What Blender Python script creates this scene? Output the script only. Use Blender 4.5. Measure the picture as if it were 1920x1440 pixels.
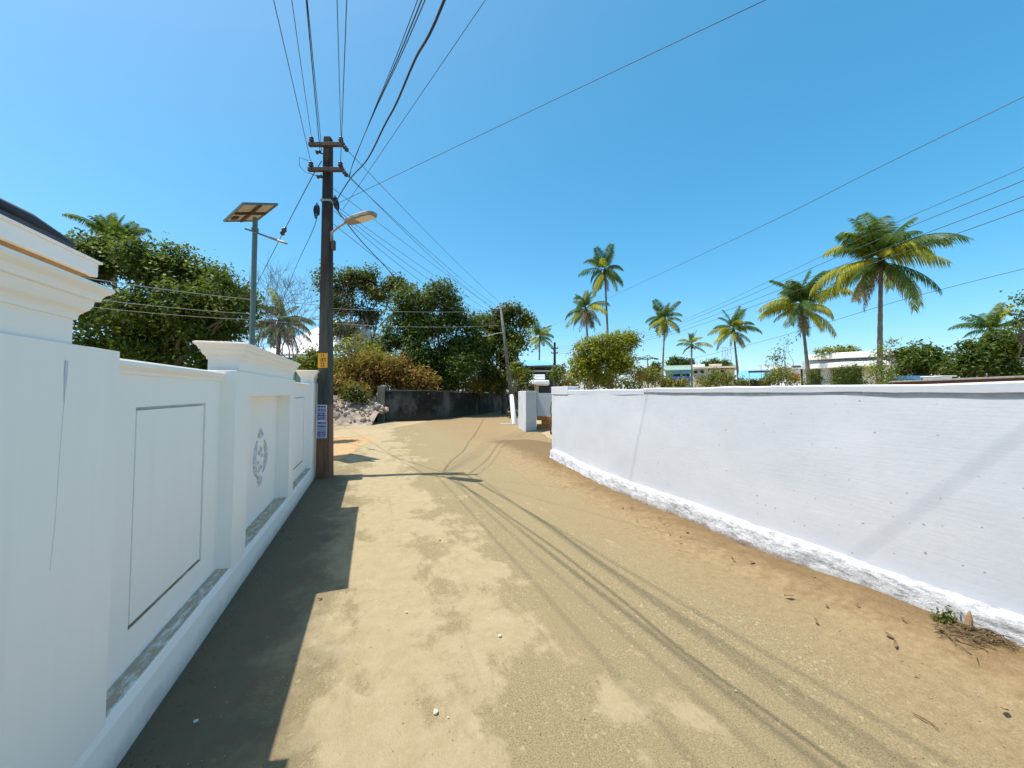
import bpy, bmesh, math, random
import numpy as np
from mathutils import Vector, Matrix
R = math.radians
scene = bpy.context.scene
for o in list(bpy.data.objects): bpy.data.objects.remove(o)
COL = scene.collection

# ------------------------------------------------------------------ camera
F, CX, TH, HZ, EYE = 720.0, 960.0, R(2.2), 736.0, 1.6      # photo pixels (1920 wide)
CY = HZ - F*math.tan(TH)
cam_d = bpy.data.cameras.new('camera'); cam = bpy.data.objects.new('camera', cam_d); COL.objects.link(cam)
cam.location = (0, 0, EYE); cam.rotation_euler = (R(90)+TH, 0, 0)
cam_d.sensor_fit = 'HORIZONTAL'; cam_d.sensor_width = 36.0; cam_d.lens = 36.0*F/1920
cam_d.shift_y = (CY-720.0)/1920; cam_d.clip_start = 0.05; cam_d.clip_end = 3000
scene.camera = cam
# ------------------------------------------------------------------ light
KX, KY = 0.395, 0.060                     # shadow displacement on the ground per metre of height
SUN = Vector((-KX, -KY, 1)).normalized()
world = bpy.data.worlds.new('World'); scene.world = world; world.use_nodes = True
nt = world.node_tree; nt.nodes.clear()
sky = nt.nodes.new('ShaderNodeTexSky'); sky.sky_type = 'NISHITA'; sky.sun_disc = False
sky.sun_elevation = math.asin(SUN.z); sky.sun_rotation = math.atan2(SUN.x, SUN.y) % (2*math.pi)
sky.altitude = 0; sky.air_density = 0.75; sky.dust_density = 1.2; sky.ozone_density = 3.0
hs = nt.nodes.new('ShaderNodeHueSaturation'); hs.inputs['Saturation'].default_value = 1.60
hs.inputs['Hue'].default_value = 0.479
gm = nt.nodes.new('ShaderNodeGamma'); gm.inputs['Gamma'].default_value = 0.70
bg = nt.nodes.new('ShaderNodeBackground'); bg.inputs['Strength'].default_value = 0.141
wo = nt.nodes.new('ShaderNodeOutputWorld')
nt.links.new(sky.outputs[0], gm.inputs[0]); nt.links.new(gm.outputs[0], hs.inputs['Color']); nt.links.new(hs.outputs[0], bg.inputs[0]); nt.links.new(bg.outputs[0], wo.inputs[0])
sl = bpy.data.lights.new('sun', 'SUN'); sl.energy = 2.6; sl.angle = R(0.53); sl.color = (1.0, 0.945, 0.85)
so = bpy.data.objects.new('sun', sl); COL.objects.link(so); so.location = SUN*60
so.rotation_euler = (-SUN).to_track_quat('-Z', 'Y').to_euler()
scene.view_settings.view_transform = 'Standard'; scene.view_settings.look = 'None'
scene.view_settings.exposure = 1.42; scene.view_settings.gamma = 1.0

# ------------------------------------------------------------------ frames
PSI = R(19.85); cN, sN = math.cos(PSI), math.sin(PSI)       # lane frame: n across (to the right), v along
def ray(px, py):
    x = (px-CX)/F; y = (CY-py)/F
    return Vector((x, math.cos(TH)-y*math.sin(TH), math.sin(TH)+y*math.cos(TH)))
def P(px, py, d):
    r = ray(px, py); return Vector((0, 0, EYE)) + r*(d/r.y)
def G(px, py, z=0.0):
    r = ray(px, py); return Vector((0, 0, EYE)) + r*((z-EYE)/r.z)
def at_n(px, py, n):
    r = ray(px, py); t = n/(r.x*cN+r.y*sN); p = Vector((0, 0, EYE))+r*t
    return -sN*p.x+cN*p.y, p.z
def W(n, v, z=0.0): return Vector((n*cN-v*sN, n*sN+v*cN, z))

# ------------------------------------------------------------------ materials
def newmat(name):
    m = bpy.data.materials.new(name); m.use_nodes = True
    n = m.node_tree.nodes; n.clear()
    out = n.new('ShaderNodeOutputMaterial'); b = n.new('ShaderNodeBsdfPrincipled')
    m.node_tree.links.new(b.outputs[0], out.inputs[0])
    return m, m.node_tree, b, out
def N(t, kind, **kw):
    nd = t.nodes.new(kind)
    for k, v in kw.items():
        if k in nd.inputs: nd.inputs[k].default_value = v
        else: setattr(nd, k, v)
    return nd
def ramp(t, src, p0, p1, c0=(0, 0, 0, 1), c1=(1, 1, 1, 1)):
    r = t.nodes.new('ShaderNodeValToRGB'); e = r.color_ramp.elements
    e[0].position = p0; e[1].position = p1; e[0].color = c0; e[1].color = c1
    t.links.new(src, r.inputs[0]); return r.outputs[0]
def mix(t, fac, a, b, mode='MIX'):
    m = t.nodes.new('ShaderNodeMix'); m.data_type = 'RGBA'; m.blend_type = mode
    for sock, v in ((m.inputs[0], fac), (m.inputs[6], a), (m.inputs[7], b)):
        if hasattr(v, 'is_output'): t.links.new(v, sock)
        elif isinstance(v, (int, float)): sock.default_value = v
        else: sock.default_value = (*v, 1) if len(v) == 3 else v
    return m.outputs[2]
def math_n(t, op, a, b=None, clamp=False):
    m = t.nodes.new('ShaderNodeMath'); m.operation = op; m.use_clamp = clamp
    for i, v in enumerate((a, b)):
        if v is None: continue
        if hasattr(v, 'is_output'): t.links.new(v, m.inputs[i])
        else: m.inputs[i].default_value = v
    return m.outputs[0]
def noise(t, co, scale, detail=4, rough=0.6, out=0):
    n = t.nodes.new('ShaderNodeTexNoise'); n.inputs['Scale'].default_value = scale
    n.inputs['Detail'].default_value = detail; n.inputs['Roughness'].default_value = rough
    t.links.new(co, n.inputs['Vector']); return n.outputs[out]
def bump(t, b, h, strength=0.3, dist=0.01):
    bp = t.nodes.new('ShaderNodeBump'); bp.inputs['Strength'].default_value = strength; bp.inputs['Distance'].default_value = dist
    t.links.new(h, bp.inputs['Height']); t.links.new(bp.outputs[0], b.inputs['Normal'])
def lane_co(t, sn=1.0, sv=1.0, sz=1.0):
    g = t.nodes.new('ShaderNodeNewGeometry')
    vr = t.nodes.new('ShaderNodeVectorRotate'); vr.rotation_type = 'Z_AXIS'; vr.inputs['Angle'].default_value = -PSI
    t.links.new(g.outputs['Position'], vr.inputs['Vector'])
    if (sn, sv, sz) == (1, 1, 1): return vr.outputs[0]
    m = t.nodes.new('ShaderNodeVectorMath'); m.operation = 'MULTIPLY'; m.inputs[1].default_value = (sn, sv, sz)
    t.links.new(vr.outputs[0], m.inputs[0]); return m.outputs[0]
def simple(name, c0, c1=None, scale=6, rough=0.8, bstr=0.15, bscale=60, metal=0, bdist=0.004):
    m, t, b, o = newmat(name)
    g = t.nodes.new('ShaderNodeNewGeometry')
    if c1 is None: c1 = tuple(x*0.75 for x in c0)
    f = ramp(t, noise(t, g.outputs['Position'], scale, 6), 0.32, 0.68)
    t.links.new(mix(t, f, c0, c1), b.inputs['Base Color'])
    b.inputs['Roughness'].default_value = rough; b.inputs['Metallic'].default_value = metal
    if bstr: bump(t, b, noise(t, g.outputs['Position'], bscale, 5), bstr, bdist)
    return m

def mat_road():
    m, t, b, o = newmat('dusty_road'); co = lane_co(t)
    sx = t.nodes.new('ShaderNodeSeparateXYZ'); t.links.new(co, sx.inputs[0]); n, v = sx.outputs[0], sx.outputs[1]
    grain = noise(t, co, 130, 4, 0.75)
    grit = t.nodes.new('ShaderNodeTexVoronoi'); grit.inputs['Scale'].default_value = 70; t.links.new(co, grit.inputs['Vector'])
    col = mix(t, ramp(t, grain, 0.30, 0.66), (0.125, 0.096, 0.048), (0.350, 0.280, 0.157))
    col = mix(t, ramp(t, grit.outputs['Color'], 0.80, 0.95), col, (0.41, 0.335, 0.20))
    # broad tone, streaked along the lane
    big = noise(t, lane_co(t, 1.0, 0.35), 0.9, 5, 0.55)
    col = mix(t, ramp(t, big, 0.38, 0.66), col, mix(t, ramp(t, grain, 0.35, 0.62), (0.19, 0.147, 0.078), (0.325, 0.258, 0.14)))
    # pale dust and cement skin in the left half
    pale = noise(t, lane_co(t, 1.3, 0.8), 1.15, 12, 0.70)
    wl = math_n(t, 'SUBTRACT', 1.0, math_n(t, 'MULTIPLY', math_n(t, 'ABSOLUTE', math_n(t, 'SUBTRACT', n, 0.15)), 0.62), True)
    pm = ramp(t, math_n(t, 'ADD', pale, math_n(t, 'MULTIPLY', wl, 0.24)), 0.615, 0.675)
    skin = mix(t, ramp(t, noise(t, co, 7, 6, 0.65), 0.35, 0.7), (0.36, 0.285, 0.165), (0.45, 0.365, 0.232))
    skin = mix(t, ramp(t, grain, 0.50, 0.70), skin, (0.29, 0.225, 0.125))
    col = mix(t, math_n(t, 'MULTIPLY', pm, 0.72), col, skin)
    # orange soil drifting in from the right-hand verge
    od = math_n(t, 'ADD', n, math_n(t, 'MULTIPLY', math_n(t, 'SUBTRACT', noise(t, lane_co(t, 1.5, 0.5), 1.3, 6, 0.6), 0.5), 2.1))
    om = ramp(t, math_n(t, 'MULTIPLY', od, 0.25), 0.56, 0.86)
    soil = mix(t, ramp(t, noise(t, co, 16, 6, 0.7), 0.35, 0.68), (0.195, 0.132, 0.064), (0.34, 0.245, 0.132))
    col = mix(t, math_n(t, 'MULTIPLY', om, 0.85), col, soil)
    dk = ramp(t, math_n(t, 'ADD', math_n(t, 'MULTIPLY', n, 0.25), math_n(t, 'MULTIPLY', math_n(t, 'SUBTRACT', noise(t, co, 5, 7, 0.7), 0.5), 0.28)), 0.775, 0.885)
    col = mix(t, math_n(t, 'MULTIPLY', dk, math_n(t, 'MULTIPLY', math_n(t, 'LESS_THAN', v, 11.0), 0.75)), col, mix(t, ramp(t, grain, 0.4, 0.65), (0.095, 0.058, 0.026), (0.23, 0.15, 0.07)))
    # mossy soil at the left-hand plinth, widened to paint in wall shade, ragged edge
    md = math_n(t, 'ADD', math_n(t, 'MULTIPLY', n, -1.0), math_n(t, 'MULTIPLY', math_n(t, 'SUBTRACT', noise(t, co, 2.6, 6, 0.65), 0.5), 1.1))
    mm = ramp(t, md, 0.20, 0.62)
    moss_shade = mix(t, ramp(t, noise(t, co, 5.0, 6), 0.42, 0.62), (0.165, 0.115, 0.074), (0.135, 0.122, 0.075))
    moss_shade = mix(t, ramp(t, grain, 0.55, 0.75), moss_shade, (0.16, 0.13, 0.09))
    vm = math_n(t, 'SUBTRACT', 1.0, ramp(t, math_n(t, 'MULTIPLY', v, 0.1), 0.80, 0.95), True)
    col = mix(t, math_n(t, 'MULTIPLY', mm, math_n(t, 'MULTIPLY', vm, 0.92)), col, moss_shade)
    # thin dark tyre-polished streaks and small oil spots
    st = noise(t, lane_co(t, 9.0, 0.25), 1.0, 3, 0.5)
    col = mix(t, math_n(t, 'MULTIPLY', ramp(t, st, 0.60, 0.72), 0.22), col, (0.17, 0.135, 0.08))
    t.links.new(col, b.inputs['Base Color']); b.inputs['Roughness'].default_value = 0.92
    b.inputs['Specular IOR Level'].default_value = 0.2
    h = math_n(t, 'ADD', grain, math_n(t, 'MULTIPLY', noise(t, co, 30, 5, 0.7), 1.4))
    bump(t, b, h, 0.8, 0.009)
    return m
def mat_soil(name, a, bcol, c):
    m, t, b, o = newmat(name); co = lane_co(t)
    f = ramp(t, noise(t, co, 1.6, 7, 0.65), 0.35, 0.65)
    f2 = ramp(t, noise(t, co, 22, 6, 0.7), 0.4, 0.7)
    col = mix(t, f, a, bcol); col = mix(t, math_n(t, 'MULTIPLY', f2, 0.7), col, c)
    t.links.new(col, b.inputs['Base Color']); b.inputs['Roughness'].default_value = 0.95
    b.inputs['Specular IOR Level'].default_value = 0.15
    bump(t, b, noise(t, co, 35, 7, 0.75), 0.8, 0.02); return m
def mat_whitewash():
    m, t, b, o = newmat('blue_tinted_whitewash'); co = lane_co(t)
    f = ramp(t, noise(t, lane_co(t, 1, 1, 1.6), 1.3, 6, 0.6), 0.35, 0.7)
    col = mix(t, f, (0.50, 0.528, 0.575), (0.575, 0.592, 0.64))
    br = noise(t, lane_co(t, 1, 1.4, 26), 2.2, 4, 0.6)             # horizontal brush marks
    col = mix(t, math_n(t, 'MULTIPLY', ramp(t, br, 0.45, 0.7), 0.18), col, (0.49, 0.52, 0.565))
    sc = noise(t, lane_co(t, 1, 2.5, 14), 3.2, 7, 0.72)           # scuffs and missed brush strokes
    col = mix(t, math_n(t, 'MULTIPLY', ramp(t, sc, 0.64, 0.74), 0.55), col, (0.36, 0.37, 0.385))
    rs = noise(t, lane_co(t, 1, 7, 0.35), 1.0, 5, 0.6)
    col = mix(t, math_n(t, 'MULTIPLY', ramp(t, rs, 0.55, 0.75), 0.22), col, (0.50, 0.50, 0.50))
    vo = t.nodes.new('ShaderNodeTexVoronoi'); vo.inputs['Scale'].default_value = 11; vo.inputs['Randomness'].default_value = 1
    wob = noise(t, co, 40, 3, 0.6, 1)
    ad = t.nodes.new('ShaderNodeVectorMath'); ad.operation = 'MULTIPLY_ADD'; ad.inputs[1].default_value = (0.03, 0.03, 0.03)
    t.links.new(wob, ad.inputs[0]); t.links.new(co, ad.inputs[2]); vo.voronoi_dimensions = '2D'
    sq = t.nodes.new('ShaderNodeSeparateXYZ'); cq = t.nodes.new('ShaderNodeCombineXYZ'); t.links.new(ad.outputs[0], sq.inputs[0])
    t.links.new(sq.outputs[1], cq.inputs[0]); t.links.new(sq.outputs[2], cq.inputs[1]); t.links.new(cq.outputs[0], vo.inputs['Vector'])
    sp = t.nodes.new('ShaderNodeSeparateColor'); t.links.new(vo.outputs['Color'], sp.inputs[0])
    size = math_n(t, 'MULTIPLY', math_n(t, 'SUBTRACT', sp.outputs[0], 0.70, True), 0.30)
    pit = math_n(t, 'LESS_THAN', vo.outputs['Distance'], size)
    col = mix(t, math_n(t, 'MULTIPLY', pit, 0.75), col, mix(t, sp.outputs[1], (0.14, 0.14, 0.15), (0.50, 0.51, 0.53)))
    t.links.new(col, b.inputs['Base Color']); b.inputs['Roughness'].default_value = 0.85
    h = math_n(t, 'SUBTRACT', math_n(t, 'ADD', noise(t, co, 26, 5, 0.6), math_n(t, 'MULTIPLY', br, 0.8)), math_n(t, 'MULTIPLY', pit, 1.5))
    bump(t, b, h, 0.2, 0.005); return m
def mat_rough_lime():
    m, t, b, o = newmat('crumbling_lime_render'); co = lane_co(t)
    f = ramp(t, noise(t, lane_co(t, 3, 1, 3), 9, 8, 0.72), 0.46, 0.64)
    col = mix(t, f, (0.66, 0.675, 0.71), (0.30, 0.305, 0.32))
    sx = t.nodes.new('ShaderNodeSeparateXYZ'); t.links.new(co, sx.inputs[0])
    lo = math_n(t, 'ADD', sx.outputs[2], math_n(t, 'MULTIPLY', noise(t, co, 11, 5, 0.7), 0.10))
    dirt = math_n(t, 'SUBTRACT', 1.0, ramp(t, lo, 0.085, 0.15))
    col = mix(t, math_n(t, 'MULTIPLY', dirt, 0.8), col, (0.20, 0.14, 0.075))
    t.links.new(col, b.inputs['Base Color']); b.inputs['Roughness'].default_value = 0.95
    bump(t, b, noise(t, co, 28, 8, 0.75), 1.0, 0.03); return m
def mat_paint(name, c, c2, dirt=None, dz=0.0):
    m, t, b, o = newmat(name); co = lane_co(t)
    f = ramp(t, noise(t, lane_co(t, 1, 1, 0.5), 2.0, 5, 0.55), 0.35, 0.7)
    col = mix(t, f, c, c2)
    brush = noise(t, lane_co(t, 30, 30, 1.2), 1.0, 3, 0.5)
    col = mix(t, math_n(t, 'MULTIPLY', ramp(t, brush, 0.5, 0.75), 0.05), col, (0.60, 0.62, 0.63))
    rs = noise(t, lane_co(t, 9, 9, 0.45), 1.0, 6, 0.65)
    col = mix(t, math_n(t, 'MULTIPLY', ramp(t, rs, 0.58, 0.78), 0.12), col, (0.55, 0.50, 0.43))
    sz = t.nodes.new('ShaderNodeSeparateXYZ'); t.links.new(co, sz.inputs[0])
    lo = math_n(t, 'ADD', sz.outputs[2], math_n(t, 'MULTIPLY', noise(t, co, 8, 7, 0.72), 0.16))
    col = mix(t, math_n(t, 'MULTIPLY', math_n(t, 'SUBTRACT', 1.0, ramp(t, lo, 0.07, 0.19)), 0.55), col, (0.27, 0.21, 0.14))
    if dirt:
        g = t.nodes.new('ShaderNodeNewGeometry'); s = t.nodes.new('ShaderNodeSeparateXYZ'); t.links.new(g.outputs['Normal'], s.inputs[0])
        up = ramp(t, s.outputs[2], 0.7, 0.95)
        dm = ramp(t, noise(t, lane_co(t, 12, 3, 1), 3.0, 8, 0.75), 0.28, 0.52)
        col = mix(t, math_n(t, 'MULTIPLY', math_n(t, 'MULTIPLY', up, dm), 0.85), col, dirt)
    t.links.new(col, b.inputs['Base Color']); b.inputs['Roughness'].default_value = 0.55
    b.inputs['Specular IOR Level'].default_value = 0.35
    bump(t, b, math_n(t, 'ADD', noise(t, co, 9, 4, 0.5), math_n(t, 'MULTIPLY', noise(t, co, 80, 4, 0.6), 0.4)), 0.16, 0.006); return m
def mat_leaf(name, dark, light, trans=0.32, rough=0.5):
    m, t, b, o = newmat(name)
    a = t.nodes.new('ShaderNodeAttribute'); a.attribute_name = 'tint'
    oi = t.nodes.new('ShaderNodeObjectInfo')
    col = mix(t, a.outputs['Fac'], dark, light)
    v = math_n(t, 'ADD', 0.85, math_n(t, 'MULTIPLY', oi.outputs['Random'], 0.3))
    h = t.nodes.new('ShaderNodeHueSaturation'); t.links.new(col, h.inputs['Color']); t.links.new(v, h.inputs['Value']); col = h.outputs[0]
    t.links.new(col, b.inputs['Base Color']); b.inputs['Roughness'].default_value = rough; b.inputs['Specular IOR Level'].default_value = 0.18
    tr = t.nodes.new('ShaderNodeBsdfTranslucent'); t.links.new(mix(t, 0.5, col, (0.35, 0.45, 0.05)), tr.inputs[0])
    ms = t.nodes.new('ShaderNodeMixShader'); ms.inputs[0].default_value = trans
    t.links.new(b.outputs[0], ms.inputs[1]); t.links.new(tr.outputs[0], ms.inputs[2]); t.links.new(ms.outputs[0], o.inputs[0])
    return m
def mat_darkwall():
    m, t, b, o = newmat('soot_black_mossy_render'); co = lane_co(t)
    f = ramp(t, noise(t, lane_co(t, 1, 1, 0.6), 0.6, 7, 0.65), 0.50, 0.66)
    col = mix(t, f, (0.007, 0.007, 0.008), (0.105, 0.105, 0.10))
    f2 = ramp(t, noise(t, co, 3.0, 6, 0.7), 0.52, 0.68)
    col = mix(t, math_n(t, 'MULTIPLY', f2, 0.5), col, (0.055, 0.06, 0.03))
    sx = t.nodes.new('ShaderNodeSeparateXYZ'); t.links.new(co, sx.inputs[0])
    lo = math_n(t, 'ADD', sx.outputs[2], math_n(t, 'MULTIPLY', noise(t, co, 1.2, 5), 0.8))
    col = mix(t, math_n(t, 'SUBTRACT', 0.7, ramp(t, lo, 0.55, 0.95, (0, 0, 0, 1), (0.7, 0.7, 0.7, 1))), col, (0.055, 0.047, 0.024))
    t.links.new(col, b.inputs['Base Color']); b.inputs['Roughness'].default_value = 0.95
    bump(t, b, noise(t, co, 12, 7, 0.7), 0.6, 0.02); return m
def mat_pole():
    m, t, b, o = newmat('weathered_pole_concrete'); g = t.nodes.new('ShaderNodeNewGeometry')
    s = t.nodes.new('ShaderNodeSeparateXYZ'); t.links.new(g.outputs['Position'], s.inputs[0])
    mp = t.nodes.new('ShaderNodeVectorMath'); mp.operation = 'MULTIPLY'; mp.inputs[1].default_value = (22, 22, 1.6); t.links.new(g.outputs['Position'], mp.inputs[0])
    st = noise(t, mp.outputs[0], 1.0, 6, 0.7)
    hi = mix(t, ramp(t, st, 0.38, 0.7), (0.014, 0.012, 0.011), (0.048, 0.036, 0.029))
    mid = mix(t, ramp(t, st, 0.35, 0.65), (0.030, 0.042, 0.036), (0.085, 0.080, 0.066))
    lo = mix(t, ramp(t, st, 0.35, 0.65), (0.11, 0.052, 0.032), (0.25, 0.14, 0.09))
    zz = math_n(t, 'ADD', s.outputs[2], math_n(t, 'MULTIPLY', noise(t, g.outputs['Position'], 6, 4), 0.16))
    c = mix(t, ramp(t, math_n(t, 'MULTIPLY', zz, 0.2), 0.60, 0.80), mid, hi)
    c = mix(t, ramp(t, zz, 0.33, 1.0), c, c)
    lm = math_n(t, 'LESS_THAN', zz, 1.45)
    c = mix(t, lm, c, lo)
    t.links.new(c, b.inputs['Base Color']); b.inputs['Roughness'].default_value = 0.9
    bump(t, b, noise(t, mp.outputs[0], 3.0, 6, 0.7), 0.5, 0.01); return m

M = {}
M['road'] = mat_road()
M['soil'] = mat_soil('tan_soil', (0.37, 0.29, 0.175), (0.33, 0.255, 0.145), (0.43, 0.355, 0.235))
M['verge'] = mat_soil('orange_verge_soil', (0.30, 0.18, 0.08), (0.40, 0.27, 0.135), (0.43, 0.31, 0.17))
M['orange'] = mat_soil('laterite_soil', (0.42, 0.22, 0.075), (0.40, 0.27, 0.14), (0.46, 0.37, 0.23))
M['wash'] = mat_whitewash(); M['lime'] = mat_rough_lime()
M['white'] = mat_paint('fresh_white_paint', (0.925, 0.885, 0.815), (0.94, 0.905, 0.845), (0.36, 0.225, 0.115))
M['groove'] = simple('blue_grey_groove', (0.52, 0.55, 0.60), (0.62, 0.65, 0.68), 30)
M['relief'] = simple('grey_stained_relief', (0.46, 0.46, 0.45), (0.80, 0.81, 0.80), 30)
M['dark'] = mat_darkwall(); M['pole'] = mat_pole()
M['stone_grey'] = simple('grey_concrete', (0.33, 0.33, 0.31), (0.20, 0.20, 0.18), 5)
M['iron'] = simple('dark_rusty_iron', (0.035, 0.028, 0.024), (0.085, 0.05, 0.035), 20, 0.7)
M['porcelain'] = simple('brown_porcelain', (0.028, 0.020, 0.018), (0.05, 0.035, 0.03), 30, 0.3)
M['wire'] = simple('black_cable', (0.014, 0.014, 0.02), (0.02, 0.02, 0.028), 8, 0.6, 0)
M['bare'] = simple('oxidised_aluminium_wire', (0.05, 0.06, 0.075), (0.08, 0.09, 0.10), 8, 0.5, 0)
M['pale_wire'] = simple('pale_grey_cable', (0.28, 0.30, 0.31), (0.2, 0.22, 0.23), 8, 0.6, 0)
M['galv'] = simple('galvanised_steel', (0.36, 0.37, 0.36), (0.24, 0.25, 0.25), 12, 0.45, 0.05, 60, 0.3)
M['green_post'] = simple('grey_green_painted_steel', (0.075, 0.125, 0.12), (0.10, 0.15, 0.145), 9, 0.45, 0.05)
M['panel_back'] = simple('cream_panel_backsheet', (0.44, 0.40, 0.33), (0.38, 0.345, 0.29), 7, 0.6, 0.03)
M['cell'] = simple('dark_blue_solar_cells', (0.010, 0.016, 0.045), (0.014, 0.022, 0.06), 9, 0.15, 0)
M['lamp_body'] = simple('grey_lamp_casing', (0.20, 0.17, 0.15), (0.27, 0.24, 0.21), 15, 0.5, 0.03)
M['lens'] = simple('cream_lamp_lens', (0.62, 0.56, 0.42), (0.55, 0.50, 0.38), 20, 0.25, 0)
M['led'] = simple('yellow_led_plate', (0.55, 0.38, 0.06), (0.48, 0.34, 0.10), 30, 0.35, 0)
M['sign'] = simple('orange_yellow_sign_paint', (0.78, 0.40, 0.02), (0.70, 0.34, 0.02), 15, 0.6, 0.05)
M['sign_ink'] = simple('maroon_sign_ink', (0.14, 0.035, 0.01), None, 15, 0.6, 0)
M['paper'] = simple('lilac_white_paper', (0.62, 0.64, 0.76), (0.52, 0.55, 0.68), 12, 0.8, 0.05)
M['ink'] = simple('navy_printing_ink', (0.028, 0.045, 0.16), (0.05, 0.075, 0.22), 40, 0.7, 0)
M['bark'] = simple('grey_brown_bark', (0.085, 0.065, 0.048), (0.15, 0.12, 0.09), 9, 0.9, 0.5, 25, 0, 0.02)
M['bark_pale'] = simple('pale_dry_bark', (0.20, 0.165, 0.15), (0.13, 0.105, 0.10), 9, 0.9, 0.4, 25, 0, 0.02)
M['palm_bark'] = simple('ringed_palm_bark', (0.11, 0.09, 0.075), (0.20, 0.17, 0.14), 5, 0.9, 0.5, 20, 0, 0.02)
M['leaf_a'] = mat_leaf('dark_glossy_leaf', (0.011, 0.030, 0.006), (0.125, 0.180, 0.026), 0.25)
M['leaf_b'] = mat_leaf('mid_green_leaf', (0.012, 0.034, 0.006), (0.115, 0.165, 0.022), 0.25)
M['leaf_c'] = mat_leaf('olive_leaf', (0.030, 0.036, 0.009), (0.135, 0.150, 0.030), 0.24)
M['leaf_y'] = mat_leaf('yellow_green_leaf', (0.13, 0.145, 0.010), (0.42, 0.40, 0.035), 0.40)
M['leaf_dry'] = mat_leaf('dry_brown_leaf', (0.11, 0.055, 0.016), (0.46, 0.27, 0.075), 0.3, 0.8)
M['leaf_rust'] = mat_leaf('rusty_dead_creeper', (0.12, 0.045, 0.016), (0.38, 0.175, 0.050), 0.3, 0.8)
M['straw'] = mat_leaf('ochre_straw', (0.22, 0.135, 0.03), (0.52, 0.35, 0.09), 0.3, 0.8)
M['frond'] = mat_leaf('green_frond', (0.018, 0.052, 0.012), (0.060, 0.125, 0.022), 0.3)
M['frond_y'] = mat_leaf('yellow_green_frond', (0.15, 0.165, 0.014), (0.44, 0.41, 0.030), 0.40)
M['frond_d'] = mat_leaf('dead_frond', (0.11, 0.065, 0.035), (0.26, 0.185, 0.11), 0.15, 0.85)
M['hwhite'] = simple('white_house_paint', (0.88, 0.88, 0.86), (0.82, 0.83, 0.83), 1.2)
M['hgrey'] = simple('pale_grey_house_paint', (0.50, 0.54, 0.57), (0.44, 0.48, 0.51), 1.2)
M['hcream'] = simple('cream_house_paint', (0.62, 0.55, 0.43), (0.54, 0.46, 0.36), 1.2)
M['hmint'] = simple('mint_house_paint', (0.52, 0.68, 0.60), (0.45, 0.60, 0.55), 1.2)
M['hteal'] = simple('teal_house_paint', (0.20, 0.46, 0.46), (0.16, 0.40, 0.42), 1.2)
M['hblue'] = simple('cobalt_blue_awning', (0.02, 0.07, 0.36), (0.03, 0.10, 0.42), 1.2)
M['hred'] = simple('brick_red_panel', (0.40, 0.055, 0.035), (0.32, 0.05, 0.04), 2)
M['horange'] = simple('orange_brown_panel', (0.45, 0.20, 0.06), None, 2)
M['skyblue'] = simple('sky_blue_roof_sheet', (0.13, 0.36, 0.62), (0.17, 0.42, 0.68), 1.5, 0.5)
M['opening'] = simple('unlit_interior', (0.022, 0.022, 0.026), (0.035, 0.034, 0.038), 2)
M['glass'] = simple('tinted_window_glass', (0.03, 0.07, 0.10), (0.04, 0.09, 0.13), 2, 0.08, 0)
M['sheet'] = simple('pale_roof_sheet', (0.62, 0.62, 0.68), (0.55, 0.55, 0.60), 1.5, 0.5)
M['tile'] = simple('charcoal_roof_tile', (0.028, 0.029, 0.034), (0.05, 0.05, 0.056), 6, 0.6)
M['soffit'] = simple('ochre_wood_soffit', (0.40, 0.24, 0.09), (0.33, 0.19, 0.07), 6, 0.7)
M['brick'] = simple('red_brick', (0.16, 0.055, 0.035), (0.11, 0.04, 0.03), 12)
M['laterite'] = simple('laterite_block', (0.46, 0.20, 0.055), (0.34, 0.14, 0.04), 8, 0.95, 0.6, 30, 0, 0.02)
M['rubble'] = simple('pink_grey_rubble', (0.42, 0.33, 0.26), (0.26, 0.19, 0.15), 4, 0.95, 0.5, 30, 0, 0.02)
M['rubble_w'] = simple('white_plaster_rubble', (0.60, 0.56, 0.50), (0.42, 0.38, 0.33), 5, 0.95, 0.5, 30, 0, 0.02)
M['dead_leaf'] = simple('fallen_leaf_brown', (0.12, 0.06, 0.03), (0.20, 0.11, 0.05), 40, 0.8, 0)
M['stick'] = simple('split_dry_wood', (0.36, 0.24, 0.11), (0.20, 0.12, 0.06), 25, 0.9, 0.5, 60)
M['pylon'] = simple('galvanised_lattice', (0.40, 0.45, 0.50), None, 5, 0.6, 0)

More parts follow.
